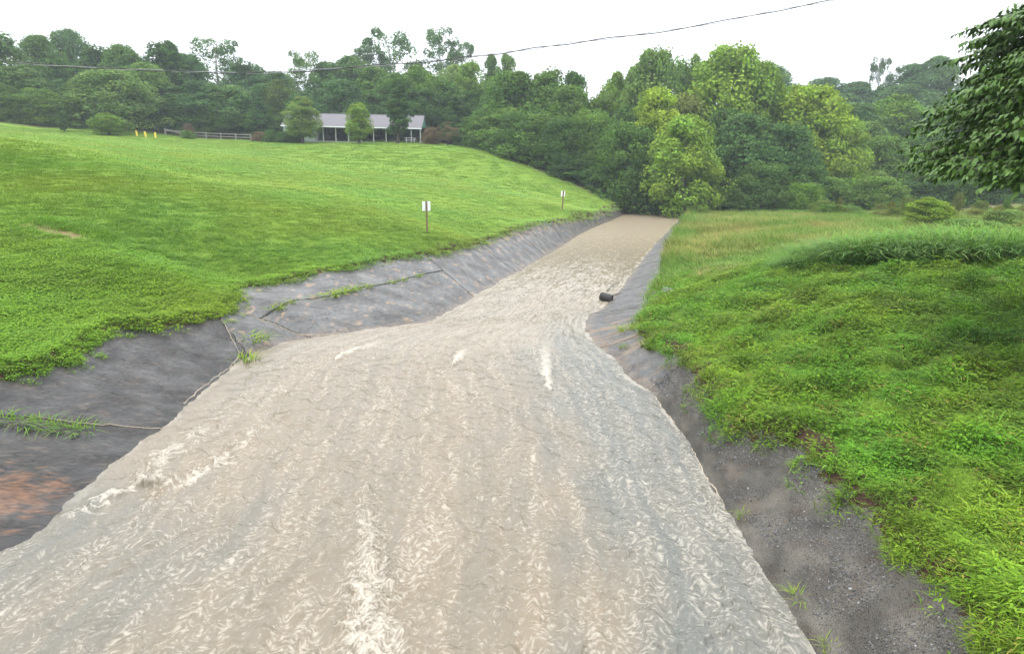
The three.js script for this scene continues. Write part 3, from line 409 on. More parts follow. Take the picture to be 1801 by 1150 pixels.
for (let x = -90; x < 12; x += 3.9) { if (x > -39 && x < -13.5) { if (TR() < 0.35) continue; } const z = zForest(x) - 2.2 - 1.5 * TR() - (x > -39 && x < -13.5 ? 2 : 0); tree(TR() < 0.5 ? 'bush' : 'oak2', x + TR(), z, groundY(x, z) + 3.2 + 3.4 * TR(), 6.2 + 2 * TR(), TR() < 0.6 ? 'dark' : 'mid', 'edge_bush', `leafy bush filling the foot of the woods, ${byX(x, WOODS_AT)}`, 'bush', 'bushes at the foot of the woods'); }
for (let x = 24; x < 90; x += 4.6) { const z = zForest(x) - 3 - 3 * TR(); tree('bush', x + TR(), z, groundY(x, z) + 3 + 3.5 * TR(), 7 + 2 * TR(), TR() < 0.5 ? 'dark' : 'mid', 'thicket_bush', `leafy bush in the thicket at the meadow back, ${byX(x, [[32, 'beside the channel end'], ...BELT_AT])}`, 'bush', 'bushes at the back of the meadow'); }
tree('bush', -64.1, -112, 13.3, 14.5, 'pale', 'broad_tree', 'broad low spreading tree at the woods edge behind the small garden tree', 'tree');
tree('pine', -42.4, -117, 9.1, 5, 'blue', 'cone_tree', 'pointed pale green tree beside the closed end of the picnic shelter', 'tree');
tree('syc', 19.9, -81, 7.5, 8.6, 'bright', 'sycamore_tree', 'bright yellow green leafy tree overhanging the end of the muddy channel', 'tree');
tree('bush', 13.9, -87.5, 6.8, 9.5, 'mid', 'willow_tree', 'soft rounded grey green tree between lawn edge and channel end', 'tree');
tree('shrub', 32.6, -78.5, 0.4, 4.8, 'bright', 'willow_shrub', 'rounded feathery light green shrub at the meadow edge under dark trees', 'shrub');
tree('light', -32.4, -107, 9.7, 5, 'pale', 'maple_tree', 'round headed pale green tree hiding the closed end of the shelter', 'tree');
tree('poplar', -23.3, -105, 8.9, 3.5, 'bright', 'young_tree', 'slim bright green young tree before the middle of the picnic shelter', 'tree');
tree('pine', -17.8, -106, 11.4, 4.8, 'dark', 'pear_tree', 'dense dark pear shaped tree before the open end of the shelter', 'tree');
tree('light', 30.1, -50, 1.2, 3, 'yellow', 'sapling', 'bright yellow green sapling standing in the meadow before dark brush', 'tree', null, 0.2);
tree('shrub', 33.7, -70, -1.3, 3.4, 'mid', 'round_shrub', 'round dark green shrub at the back of the meadow', 'shrub');
tree('shrub', 30.4, -45, 0.15, 4.2, 'mid', 'low_shrub', 'low spreading green shrub in front of the yellow green sapling', 'shrub');
tree('shrub', 35.6, -50, 0.5, 3, 'pale', 'pale_shrub', 'pale green shrub beside the low spreading shrub in the meadow', 'shrub');
tree('shrub', 45.1, -85, -1.2, 6, 'olive', 'brown_shrub', 'brownish olive shrub at the foot of the trees beyond the meadow', 'shrub');
tree('shrub', -12.8, -106, 5.7, 2.5, 'rust', 'rusty_shrub', 'small rust coloured shrub beside the open end of the shelter', 'shrub');
tree('bald', -10.1, -105, 6.5, 3.4, 'rust', 'rusty_tree', 'small tree with thin olive brown leaves next to the rusty shrub', 'tree');
tree('poplar', -66.5, -104, 7, 1.3, 'dark', 'dark_sapling', 'small dark narrow tree on the lawn by the wooded corner', 'tree');
tree('shrub', -74.1, -109, 8.4, 6, 'olive', 'bronze_shrub', 'dark bronze green bush where the lawn bends into the woods', 'shrub');
tree('light', -59.3, -103, 6.7, 4.2, 'bright', 'garden_tree', 'small rounded light green tree on the lawn before the woods', 'tree');
tree('shrub', -51.2, -110.6, 5.5, 1.6, 'pink', 'flowering_shrub', 'shrub with dull pink flower heads behind the rail fence end', 'shrub');
tree('shrub', -50.8, -109.4, 4.5, 2.1, 'mid', 'fence_shrub', 'small green shrub growing through the end of the rail fence', 'shrub');
for (const [x, z, t, w] of [[-37.9, -109.3, 4.8, 2.3], [-35.6, -108.6, 4.7, 2.6], [-33.9, -108.6, 4.7, 2.3]]) tree('shrub', x, z, t, w, 'dark', 'clipped_shrub', 'rounded dark shrub against the closed end wall of the shelter', 'shrub', 'shrubs along the shelter wall');
tree('shrub', -40.3, -111, 4.5, 2.2, 'rust', 'reddish_shrub', 'reddish brown shrub beyond the dark rounded shrubs by the shelter', 'shrub');

// ------------------------------------------------------------------ grass and weeds (too many to count)
const GR = rng(5);
function clump(n, rad, h0, h1, w, cols, lean, seg = 2, droop = 0, leaves = 0) {
  const L = new Leaves();
  for (let i = 0; i < n; i++) { const a = GR() * 6.2832, r = Math.sqrt(GR()) * rad, c = cols[Math.floor(GR() * cols.length)]; L.blade(Math.cos(a) * r, -0.02, Math.sin(a) * r, lerp(h0, h1, GR()), lean * (0.3 + GR()), a + (GR() - 0.5) * 2.5, w * (0.7 + 0.6 * GR()), [...c, GR()], seg, droop); }
  for (let i = 0; i < leaves; i++) { const a = GR() * 6.2832, r = Math.sqrt(GR()) * rad, c = cols[Math.floor(GR() * cols.length)], y = lerp(h0, h1, GR()) * 0.75, d = V(Math.cos(a), 0.1 - 0.5 * GR(), Math.sin(a)); L.spray(V(Math.cos(a) * r, y, Math.sin(a) * r), V(0.5 * (GR() - 0.5), 1, 0.5 * (GR() - 0.5)).normalize(), d, w * 7 * (0.7 + 0.6 * GR()), w * 2.4, 0.18, c); }
  return L.geo();
}
const grassMat = new THREE.MeshPhysicalMaterial({ vertexColors: true, side: THREE.DoubleSide, roughness: 0.9, specularIntensity: 0.2, transmission: 0.35, thickness: 0 });
const LAWN = [[0.15, 0.29, 0.018], [0.17, 0.305, 0.02], [0.125, 0.25, 0.016], [0.19, 0.315, 0.03]], HAZED_LAWN = [[0.205, 0.34, 0.045], [0.225, 0.355, 0.05], [0.18, 0.315, 0.04], [0.24, 0.36, 0.06]], WEED = [[0.125, 0.25, 0.016], [0.155, 0.285, 0.02], [0.085, 0.175, 0.014], [0.195, 0.31, 0.03]], HAY = [[0.26, 0.24, 0.07], [0.2, 0.24, 0.05], [0.34, 0.28, 0.12], [0.16, 0.22, 0.04]];  // far field blades paler than the near lawn: haze put into their colour
function scatter(name, label, category, geo, spots) {
  const m = new THREE.InstancedMesh(geo, grassMat, spots.length), M = new THREE.Matrix4(), q = new THREE.Quaternion(), c = new THREE.Color(), up = V(0, 1, 0);
  spots.forEach(([x, y, z, s, sy, k], i) => { q.setFromAxisAngle(up, GR() * 6.2832); M.compose(V(x, y, z), q, V(s, sy, s)); m.setMatrixAt(i, M); m.setColorAt(i, c.setRGB(...k)); });
  m.castShadow = m.receiveShadow = true;
  return put(m, name, label, category, null, 'stuff');
}
function ring(r0, r1, a0, a1, density, test) {      // even random spots in a sector of ground, thinned out where the density is a function
  const vary = typeof density === 'function', most = vary ? 150 : density, out = [], n = Math.round(most * 0.5 * (r1 * r1 - r0 * r0) * (a1 - a0) * Math.PI / 180);
  for (let i = 0; i < n; i++) { const r = Math.sqrt(lerp(r0 * r0, r1 * r1, GR())), a = lerp(a0, a1, GR()) * Math.PI / 180; if (vary && GR() * most > density(0, 0, r)) continue; const p = test(r * Math.sin(a), -r * Math.cos(a), r); if (p) out.push(p); }
  return out;
}
const tintLawn = (x, z) => { const k = 0.96 + 0.16 * fbm(N2, x * 0.13, z * 0.13, 3) + 0.1 * N1(x * 0.8, z * 0.8), y = clamp(0.5 + fbm(N3, x * 0.09, z * 0.09, 3)); return [k * lerp(0.85, 1.15, y), k, k * lerp(1.05, 0.9, y)]; };
const lawnSpot = (size) => (x, z, r) => {
  if (x > xAt(LG, z) + 0.5 || z < zForest(x) + 0.3) return null;
  const e = edge(x, z); if (e < -0.08 + 0.15 * N2(x * 1.9, z * 1.9) - 0.1 * GR() && (e < -0.45 || GR() > 0.16 * sstep(-0.1, 0.4, N4(x * 1.3, z * 1.3)))) return null;
  const [u, v] = hollow(x, z); if (Math.abs(u) < 1.15 + 0.2 * N1(x * 3, z * 3) && Math.abs(v - 0.12) < 0.3) return null;
  const tuft = 0.8 + 0.25 * fbm(N4, x * 0.9, z * 0.9, 2) + 0.25 * GR() + (Math.abs(u) < 1.6 && v < 0 && v > -0.7 ? 1.5 : 0), s = size * (0.8 + 0.4 * GR());
  return [x, e < 0.05 ? Math.max(groundY(x, z), slabL(x, z)) - 0.004 : groundY(x, z), z, s, s * lerp(tuft, 0.5, sstep(22, 60, r)), tintLawn(x, z)];
};
scatter('lawn_grass', 'bright green mown lawn grass thick with clover above the slabs', 'grass', clump(40, 0.14, 0.03, 0.078, 0.0095, LAWN, 1.1, 2, 0, 6), [...ring(9, 16, -62, -20, 230, lawnSpot(1)), ...ring(16, 30, -56, -8, (x, z, r) => 150 * sstep(30, 20, r), lawnSpot(1.25))]);
scatter('field_grass', 'smooth bright green lawn around the two white signs', 'grass', clump(34, 0.3, 0.05, 0.11, 0.02, HAZED_LAWN, 1.2), [...ring(19, 42, -50, 5, (x, z, r) => 44 * sstep(19, 29, r), lawnSpot(1.1)), ...ring(42, 70, -46, 12, 12, lawnSpot(1.7)), ...ring(70, 126, -44, 12, 3.2, lawnSpot(2.6))]);
const bankSpot = (size, lo) => (x, z, r) => {
  if (x < xAt(RG, z) - 0.45 || z < -27 + 3 * N1(x * 0.2, 1) ) return null;
  const e = edge(x, z); if (e < lo + 0.14 * N2(x * 1.9, z * 1.9) - 0.12 * GR() && (e < -0.4 || GR() > 0.14 * sstep(-0.1, 0.4, N4(x * 1.3, z * 1.3)))) return null;
  const thin = fbm(N4, x * 0.75 + 3, z * 0.75, 3); if (thin > 0.3 + 0.2 * GR() || (thin > 0.12 && GR() < 0.55)) return null;
  const s = size * (0.75 + 0.5 * GR()), k = 0.85 + 0.5 * fbm(N1, x * 0.6, z * 0.6, 3) + 0.25 * GR(), y = clamp(0.5 + 1.1 * fbm(N3, x * 0.3, z * 0.3, 3));
  return [x, (e < 0.05 ? Math.max(groundY(x, z), slabR(x, z) + 0.03) : groundY(x, z)) - 0.01, z, s, s * (0.7 + 0.6 * GR() + 0.5 * N2(x * 0.8, z * 0.8)), GR() < 0.03 ? [k * 1.7, k * 0.85, k * 2.2] : [k * lerp(0.8, 1.2, y), k, k * 0.95]];
};
scatter('bank_weeds', 'tangled green crabgrass and weeds covering the bank', 'weeds', clump(28, 0.15, 0.07, 0.18, 0.0095, WEED, 1.4, 3, 0.22, 9), [...ring(5, 11, 25, 66, 190, bankSpot(1, 0.0)), ...ring(11, 18, 12, 62, 105, bankSpot(1.25, 0.0)), ...ring(18, 30, 6, 58, 60, bankSpot(1.5, 0.0))]);
scatter('coarse_grass', 'longer blades of coarse grass standing out of the weedy bank', 'grass', clump(9, 0.08, 0.22, 0.42, 0.016, [[0.15, 0.3, 0.03], [0.2, 0.33, 0.04]], 1.3, 4, 0.2), [...ring(5, 12, 25, 64, 6, bankSpot(1, 0.15)), ...ring(12, 27, 8, 60, 3, bankSpot(1.2, 0.2))]);
const meadowSpot = (x, z, r) => {
  if (x < xAt(RG, z) + 0.1 || z > -24.5 + 2 * N1(x * 0.2, 1) || z < zForest(x) + 1) return null;
  const d = fbm(N3, x * 0.11 + 2, z * 0.11, 3), near = sstep(-36, -27, z), wet = sstep(24, 34, x) , s = 0.8 + 0.5 * GR();
  const straw = [1.08, 1.08, 0.95], lush = [0.55, 0.95, 0.5], rust = [0.95, 0.62, 0.55];
  let c = mix3(straw, lush, clamp(0.3 + 1.4 * d + 0.5 * near + 0.45 * sstep(2, 14, edge(x, z) > 4.9 ? x - xAt(RG, z) : 0) + 0.2 * wet + 0.6 * sstep(2.2, 0.6, edge(x, z)))); c = mix3(c, rust, 0.35 * sstep(0.1, 0.35, fbm(N1, x * 0.16 + 8, z * 0.16, 3)) * (1 - near));
  const k = 0.9 + 0.3 * GR();
  return [x, groundY(x, z) - 0.02, z, s, s * (0.55 + 0.5 * clamp(0.5 + d) + 0.35 * sstep(1.6, 0.4, edge(x, z))) * lerp(1, 0.5, near), [c[0] * k, c[1] * k, c[2] * k]];
};
scatter('meadow_grass', 'rough straw and green meadow grass beyond the weedy bank', 'grass', clump(26, 0.3, 0.3, 0.75, 0.02, HAY, 0.7, 3), [...ring(24, 42, 6, 52, 26, meadowSpot), ...ring(42, 84, 6, 50, 8, meadowSpot)]);
{ // the stand of tall arching grass along the top of the bank
  const spots = [];
  for (let i = 0; i < 760; i++) { const t = GR(), x = lerp(8.2, 17.5, t), z = -21.8 + 2.4 * sstep(8, 14, x) - GR() * (1.2 + 2.2 * sstep(8, 12, x)), thick = sstep(8, 10.8, x); if (GR() > 0.25 + 0.75 * thick) continue; const s = (0.55 + 0.9 * thick) * (0.75 + 0.5 * GR()); spots.push([x, groundY(x, z) - 0.03, z, s, s, [0.8 + 0.4 * GR(), 0.9 + 0.2 * GR(), 0.9]]); }
  scatter('tall_grass', 'stand of tall arching dark green grass on top of the bank', 'tall grass', clump(26, 0.15, 0.5, 1.0, 0.02, [[0.085, 0.19, 0.025], [0.11, 0.23, 0.03], [0.15, 0.27, 0.05]], 0.95, 6, 0.22), spots);
}
{ // low brown brush between meadow and woods
  const spots = ring(44, 92, 24, 52, 0.2, (x, z) => (z > zForest(x) - 4 && (z < -66 || x > 34 + 4 * N1(z * 0.2, 3)) && N3(x * 0.2, z * 0.2) > -0.35 ? [x, groundY(x, z) - 0.1, z, 0.06 + 0.22 * GR() * GR(), 0.06 + 0.2 * GR() * GR(), mix3([0.8, 1.1, 0.8], [1.3, 0.9, 0.8], GR())] : null));
  const m = scatter('brush', 'low brown and green brush between meadow and woods', 'brush', formOf('shrub', 0).crown, spots); m.material = GREENS.olive;
}

// ------------------------------------------------------------------ single tufts growing in the joints
const tuftGeo = [0, 1, 2].map((i) => clump(60, 0.16, 0.1, 0.28, 0.014, [[0.2, 0.31, 0.03], [0.16, 0.28, 0.025], [0.25, 0.31, 0.05]], 0.9 + 0.3 * i, 3, 0.1));
function tuft(x, z, s, sy, f, label, group, turn = 0, stretch = 1) {
  const m = new THREE.Mesh(tuftGeo[Math.floor(GR() * 3)], grassMat); m.position.set(x, f(x, z) - 0.01, z); m.rotation.y = turn; m.scale.set(s * stretch, sy, s); m.castShadow = true;
  return put(m, 'grass_tuft', label, 'grass tuft', group);
}
const onJoint = (u) => { const zw = lerp(-19.45, -26.68, u), zg = lerp(-19.97, -31.5, u); return [lerp(xAt(LW, zw), xAt(LG, zg), 0.62), lerp(zw, zg, 0.62)]; };
for (const [u, s, st] of [[0.10, 1.0, 1.6], [0.17, 0.9, 1.5], [0.33, 1.2, 2.4], [0.40, 1.2, 2.2], [0.47, 1.0, 2.0], [0.62, 0.8, 1.6], [0.69, 0.9, 1.8], [0.81, 0.8, 1.5]]) { const [x, z] = onJoint(u); tuft(x, z, s * 1.25, s, slabL, 'grass tuft growing in the long joint between the sloping slabs', 'tufts along the slab joint', 0.9, st); }
tuft(-7.3, -18.2, 2.0, 1.5, slabL, 'yellowish grass tuft in the forked crack, upper of two', null, 0.5, 1.5);
tuft(-7.0, -16.9, 1.7, 1.3, slabL, 'yellowish grass tuft in the forked crack at the water edge, lower of two', null, 0.5, 1.5);
for (const [x, z, s] of [[3.35, -19.7, 1.2], [3.62, -19.5, 1.0], [3.15, -18.3, 0.8], [3.6, -17.7, 0.7]]) tuft(x, z, s, s * 1.25, slabR, 'short green tuft on the silty slab below the weedy bank', 'tufts on the silty slab');
for (const [x, z, s] of [[3.5, -8.95, 0.7], [3.52, -7.0, 0.7], [3.5, -6.1, 0.7]]) tuft(x, z, s, s * 1.3, slabR, 'thin tuft at the water edge of the gravelly slab', 'tufts at the gravelly slab edge');
{ // crabgrass sprawling from the crack in the near slab
  const L = new Leaves();
  for (let i = 0; i < 150; i++) { const t = GR(), a = GR() * 6.28, x = lerp(-0.55, 0.6, t) + 0.12 * Math.cos(a), z = lerp(0.25, -0.35, t) + 0.16 * Math.sin(a); const gx = -8.1 + x, gz = -10.8 + z; L.blade(x, slabL(gx, gz) - slabL(-8.1, -10.8), z, 0.14 + 0.22 * GR(), 1.2 + GR(), a + 0.6 * (GR() - 0.5), 0.017, [0.1 + 0.05 * GR(), 0.2 + 0.06 * GR(), 0.03, GR()], 4, 0.25); }
  const m = new THREE.Mesh(L.geo(), grassMat); m.position.set(-8.1, slabL(-8.1, -10.8), -10.8); put(m, 'crabgrass_plant', 'sprawling crabgrass rooted in the wet crack of the dark slab', 'weed');
}

// ------------------------------------------------------------------ the near tree, its trunk on the bank, its boughs reaching over the meadow
{
  const R = rng(909), L = new Leaves(), wood = [], bx = 11.75, bz = -11.9, by = groundY(11.75, -11.9) - 0.1;
  wood.push(taperTube([V(0, 0, 0), V(0.05, 1.5, 0), V(-0.05, 3.2, 0.1), V(0.1, 5, 0), V(0, 7, 0.05), V(0.1, 9.2, 0)], [0.3, 0.21, 0.18, 0.14, 0.09, 0.03], 10));
  const leaf = (p, dir, s) => {                    // a folded, arched leaf with a pointed tip
    const side = dir.clone().cross(V(0, 1, 0)).normalize().addScaledVector(V(0, 1, 0), (R() - 0.5) * 0.9).normalize(), n = side.clone().cross(dir).normalize(), o = L.p.length / 3, v = 0.75 + 0.5 * R(), c = [v, v * (0.95 + 0.1 * R()), v];
    const at = (t, w, d) => L.p.push(p.x + dir.x * t * s + side.x * w * s - n.x * d * s, p.y + dir.y * t * s + side.y * w * s - n.y * d * s, p.z + dir.z * t * s + side.z * w * s - n.z * d * s);
    at(0, 0, 0); at(0.38, 0.29, -0.08); at(0.42, 0, 0.0); at(0.38, -0.29, -0.08); at(1, 0, 0.22);
    for (let k = 0; k < 5; k++) L.c.push(...c);
    L.i.push(o, o + 2, o + 1, o, o + 3, o + 2, o + 1, o + 2, o + 4, o + 2, o + 3, o + 4);
  };
  for (let k = 0; k < 340; k++) {
    const hh = R(), high = k % 5 === 4, h = high ? 6.6 + 2.4 * hh : 3.15 + 3.0 * hh, a = k % 3 ? Math.PI + 2.5 * (R() - 0.5) : k * 2.39996, reach = high ? lerp(3.1, 1.2, hh) : lerp(4.3, 3.5, hh * hh) * (0.84 + 0.16 * R()) * (h < 3.3 ? 0.9 : 1), d = V(Math.cos(a), 0, Math.sin(a)), pts = [], rad = [];
    for (let i = 0; i <= 7; i++) { const t = i / 7; pts.push(V(d.x * reach * t + 0.12 * Math.sin(t * 5 + k), h + 0.55 * Math.sin(t * 2.4) - 0.55 * t * t + 0.1 * Math.sin(t * 7 + k), d.z * reach * t + 0.12 * Math.cos(t * 4 + k))); rad.push(lerp(0.05, 0.006, t)); }
    wood.push(taperTube(pts, rad, 5));
    for (let i = 0; i < 26; i++) {
      const t = 0.25 + 0.75 * Math.pow(i / 25, 0.7), f = t * 7, j = Math.min(6, Math.floor(f)), p0 = pts[j].clone().lerp(pts[j + 1], f - j), sd = i % 2 ? 1 : -1, td = V(d.x - d.z * sd * 1.1, 0.1 - 0.3 * R(), d.z + d.x * sd * 1.1).normalize(), len = 0.25 + 0.4 * R();
      for (let q = 0; q < 10; q++) { const u = (q + 0.6) / 10, p = p0.clone().addScaledVector(td, len * u); p.y -= 0.18 * u * u * len; const ld = td.clone().multiplyScalar(0.7).add(V((R() - 0.5) * 1.6, -0.35 - 0.5 * R(), (R() - 0.5) * 1.6)).normalize(); leaf(p, ld, 0.085 + 0.06 * R()); }
    }
  }
  const t = new THREE.Group(); t.position.set(bx, by, bz);
  part('trunk', mergeGeometries(wood), bark, t);
  part('crown', L.geo(), new THREE.MeshPhysicalMaterial({ color: new THREE.Color().setRGB(0.055, 0.11, 0.016), vertexColors: true, side: THREE.DoubleSide, roughness: 0.42, specularIntensity: 0.4 }), t);
  put(t, 'broadleaf_tree', 'dark glossy leaved tree reaching its boughs over the weedy bank', 'tree');
}

// ------------------------------------------------------------------ signs beside the spillway
const white = std([0.82, 0.83, 0.85], 0.55), timber = std([0.16, 0.11, 0.055], 0.9), steel = std([0.35, 0.36, 0.37], 0.4, { metalness: 0.8 });
function sign(x, z, turn, label) {
  const g = new THREE.Group(); g.position.set(x, groundY(x, z) - 0.02, z); g.rotation.set(0.01, turn, x > 0 ? -0.035 : 0.012);
  part('post', box(0.09, 1.64, 0.09, 0, 0.79, 0), timber, g);
  const p = part('plate', box(0.4, 0.47, 0.008, 0.0, 1.36, -0.052), white, g);
  for (const y of [1.2, 1.52]) { const b = new THREE.CylinderGeometry(0.009, 0.009, 0.012, 8); b.rotateX(Math.PI / 2); b.translate(0, y, 0.052); part('bolt', b, steel, p); }
  put(g, 'sign_post', label, 'sign', 'white signs beside the spillway');
}
sign(-4.4, -34.5, 0.22, 'blank white sign on a brown post above the jointed slabs of the throat');
sign(4.1, -59, 0.5, 'blank white sign on a thin leaning post close to the wooded channel end');

// ------------------------------------------------------------------ picnic shelter
{
  const x0 = -36.6, x1 = -14.9, zf = -111.2, zb = -118, y = groundY(-26, -112) + 0.02, g = new THREE.Group(); g.position.set((x0 + x1) / 2, y, (zf + zb) / 2);
  const W = x1 - x0, D = zf - zb, hw = W / 2, hd = D / 2, eave = 2.42, rise = 1.75;
  const shingle = std([0.12, 0.114, 0.122], 0.95), mint = std([0.42, 0.52, 0.47], 0.8), gableGreen = std([0.09, 0.27, 0.17], 0.8), trim = std([0.78, 0.8, 0.8], 0.6), postMat = std([0.42, 0.42, 0.4], 0.85), shadedPost = std([0.06, 0.055, 0.05], 0.9), cement = std([0.3, 0.3, 0.28], 0.9), brown = std([0.12, 0.08, 0.05], 0.9);
  part('floor_slab', box(W + 0.4, 0.3, D + 0.4, 0, -0.1, 0), cement, g);
  const pitch = Math.atan2(rise, hd), L = Math.hypot(hd + 0.45, (hd + 0.45) * rise / hd);
  const roof = new THREE.Group(); roof.name = 'roof'; g.add(roof);
  for (const s of [1, -1]) { const r = new THREE.BoxGeometry(W + 0.3, 0.1, L, 1, 1, 1); r.rotateX(s * pitch); r.translate(0, eave + rise - (hd + 0.45) * rise / hd / 2 + 0.08, s * (hd + 0.45) / 2); part('roof_slope', r, shingle, roof); part('fascia', box(W + 0.34, 0.17, 0.05, 0, eave - 0.2, s * (hd + 0.49)), trim, roof); }
  part('ridge_cap', box(W + 0.3, 0.07, 0.3, 0, eave + rise + 0.13, 0), shingle, roof);
  for (const s of [1, -1]) { const sh = new THREE.Shape([new THREE.Vector2(-hd, 0), new THREE.Vector2(hd, 0), new THREE.Vector2(0, rise)]), e = new THREE.ExtrudeGeometry(sh, { depth: 0.08, bevelEnabled: false }); e.rotateY(Math.PI / 2); e.translate(s * (hw - 0.05) - 0.04, eave - 0.04, 0); part('gable', e, s > 0 ? gableGreen : mint, g); }
  for (let i = 0; i < 9; i++) { const px = -hw + 6.25 + i * 1.98; if (px > hw) break; part('post', box(0.16, eave, 0.16, px, eave / 2, hd - 0.15), postMat, g); part('post', box(0.16, eave, 0.16, px, eave / 2, -hd + 0.15), shadedPost, g); }  // back row darker: shade under the roof put into the post colour
  part('post', box(0.18, eave, 0.18, hw - 0.15, eave / 2, hd - 0.15), postMat, g); part('post', box(0.18, eave, 0.18, hw - 0.15, eave / 2, -hd + 0.15), shadedPost, g);
  part('beam', box(W - 5, 0.22, 0.12, 2.5, eave - 0.13, hd - 0.15), brown, g); part('beam', box(W - 5, 0.22, 0.12, 2.5, eave - 0.13, -hd + 0.15), brown, g);
  part('wall', box(4.9, eave, 0.14, -hw + 2.5, eave / 2, hd - 0.1), mint, g); part('wall', box(4.9, eave, 0.14, -hw + 2.5, eave / 2, -hd + 0.1), mint, g);
  part('wall', box(0.14, eave, D - 0.34, -hw + 0.12, eave / 2, 0), mint, g); part('wall', box(0.14, eave, D - 0.34, -hw + 4.88, eave / 2, 0), mint, g);
  const door = part('door', box(0.06, 2.05, 0.9, -hw + 5.0, 1.05, hd - 1.2), trim, g); part('handle', box(0.04, 0.05, 0.12, -hw + 5.06, 1.05, hd - 1.55), steel, door);
  part('counter', box(0.7, 0.95, 2.2, -hw + 6.0, 0.5, -0.6), brown, g);
  put(g, 'picnic_shelter', 'long open picnic shelter with grey roof and green gable', 'shelter');
  const table = (x, z, m, label, turn) => { const t = new THREE.Group(), yy = Math.max(groundY(x, z), z < -111 ? y + 0.05 : -9); t.position.set(x, yy, z); t.rotation.y = turn; for (let i = 0; i < 4; i++) part('top_board', box(1.8, 0.045, 0.17, 0, 0.75, -0.27 + i * 0.18), m, t); for (const s of [-1, 1]) { part('bench', box(1.8, 0.045, 0.26, 0, 0.44, s * 0.68), m, t); part('leg_frame', mergeGeometries([box(0.06, 0.08, 1.5, s * 0.6, 0.4, 0), box(0.06, 0.74, 0.08, s * 0.6, 0.36, 0.3), box(0.06, 0.74, 0.08, s * 0.6, 0.36, -0.3), box(0.06, 0.4, 0.08, s * 0.6, 0.2, 0.64), box(0.06, 0.4, 0.08, s * 0.6, 0.2, -0.64)]), m, t); } put(t, 'picnic_table', label, 'table'); };
  table(-16.4, -109.7, std([0.68, 0.7, 0.71], 0.7), 'white picnic table on the grass before the green gable end', 0.1);
  table(-16.6, -113.6, brown, 'dark wooden picnic table under the open end of the shelter', 0.3);
  table(-22.5, -114.6, brown, 'dark wooden picnic table under the middle of the shelter', 0);
  // shed half hidden in the trees
  const s = new THREE.Group(); s.position.set(-5.6, groundY(-5.6, -112.5) - 0.05, -112.5);
  part('wall', box(2.6, 2.2, 2.4, 0, 1.1, 0), std([0.3, 0.36, 0.4], 0.8), s); part('door', box(0.8, 1.8, 0.05, 0.3, 0.95, 1.225), std([0.45, 0.5, 0.53], 0.7), s);
  const rs = new THREE.Shape([new THREE.Vector2(-1.55, 0), new THREE.Vector2(1.55, 0), new THREE.Vector2(0, 0.95)]), re = new THREE.ExtrudeGeometry(rs, { depth: 2.9, bevelEnabled: false }); re.translate(0, 2.2, -1.45); part('roof', re, std([0.1, 0.095, 0.1], 0.9), s);
  put(s, 'garden_shed', 'small blue grey shed half hidden in dark trees', 'shed');
}
{ // rail fence, barrier, yellow markers, drive
  const wood = std([0.24, 0.22, 0.2], 0.9), g = new THREE.Group(), Y = (x) => groundY(x, -112); g.position.set(-51.5, Y(-51.5), -112);
  for (let i = 0; i < 5; i++) part('post', box(0.14, 1.1, 0.14, i * 2.35, Y(-51.5 + i * 2.35) - Y(-51.5) + 0.5, 0), wood, g);
  for (let i = 0; i < 4; i++) for (const h of [0.5, 0.92]) { const a = V(i * 2.35, Y(-51.5 + i * 2.35) - Y(-51.5) + h, 0.09), b = V(i * 2.35 + 2.35, Y(-49.15 + i * 2.35) - Y(-51.5) + h, 0.09); part('rail', taperTube([a, b], [0.055, 0.055], 6), wood, g); }
  put(g, 'rail_fence', 'low two rail wooden fence along the pale drive', 'fence');
  const b = new THREE.Group(); b.position.set(-55.6, groundY(-55.6, -112), -112); part('post', box(0.18, 0.95, 0.18, 0, 0.42, 0), wood, b); part('bar', taperTube([V(0, 0.7, 0.13), V(3.0, 0.85 + Y(-52.6) - Y(-55.6), 0.13)], [0.08, 0.06], 6), wood, b); part('bar', taperTube([V(-0.1, 0.98, 0.13), V(3.0, 0.4 + Y(-52.6) - Y(-55.6), 0.13)], [0.06, 0.05], 6), wood, b); part('post', box(0.14, 1, 0.14, 3.0, Y(-52.6) - Y(-55.6) + 0.42, 0), wood, b);
  put(b, 'drive_barrier', 'short wooden barrier with a slanting bar beside the fence shrub', 'barrier');
  const yel = std([0.75, 0.52, 0.06], 0.6);
  for (const x of [-56.1, -54.8, -53.4]) { const m = new THREE.Group(); m.position.set(x, groundY(x, -104.5), -104.5); m.rotation.z = x < -56 ? 0.08 : x < -54.5 ? 0.14 : 0; part('panel', box(0.24, 0.78, 0.05, 0, 0.42, 0), yel, m); part('stake', box(0.05, 0.95, 0.04, 0, 0.4, -0.05), wood, m); put(m, 'yellow_marker', 'yellow marker board standing on the lawn before the woods', 'marker', 'yellow markers on the lawn'); }
  const pos = [], idx = [], col = []; for (let i = 0; i <= 24; i++) for (let j = 0; j <= 8; j++) { const x = -53 + i * 0.5, z = -112.8 - j * 0.3 - 0.02 * (i - 12) * (i > 12 ? 1 : 0); pos.push(x, groundY(x, z) + 0.03, z); const k = 0.36 + 0.05 * N1(x * 2, z * 2); col.push(k, k * 0.98, k * 0.97); }
  for (let i = 0; i < 24; i++) for (let j = 0; j < 8; j++) { const a = i * 9 + j; idx.push(a, a + 9, a + 1, a + 1, a + 9, a + 10); }
  put(new THREE.Mesh(geoFrom(pos, idx, col), new THREE.MeshStandardMaterial({ vertexColors: true, roughness: 0.95 })), 'gravel_drive', 'pale gravel drive behind the rail fence', 'drive', null, 'structure');
}

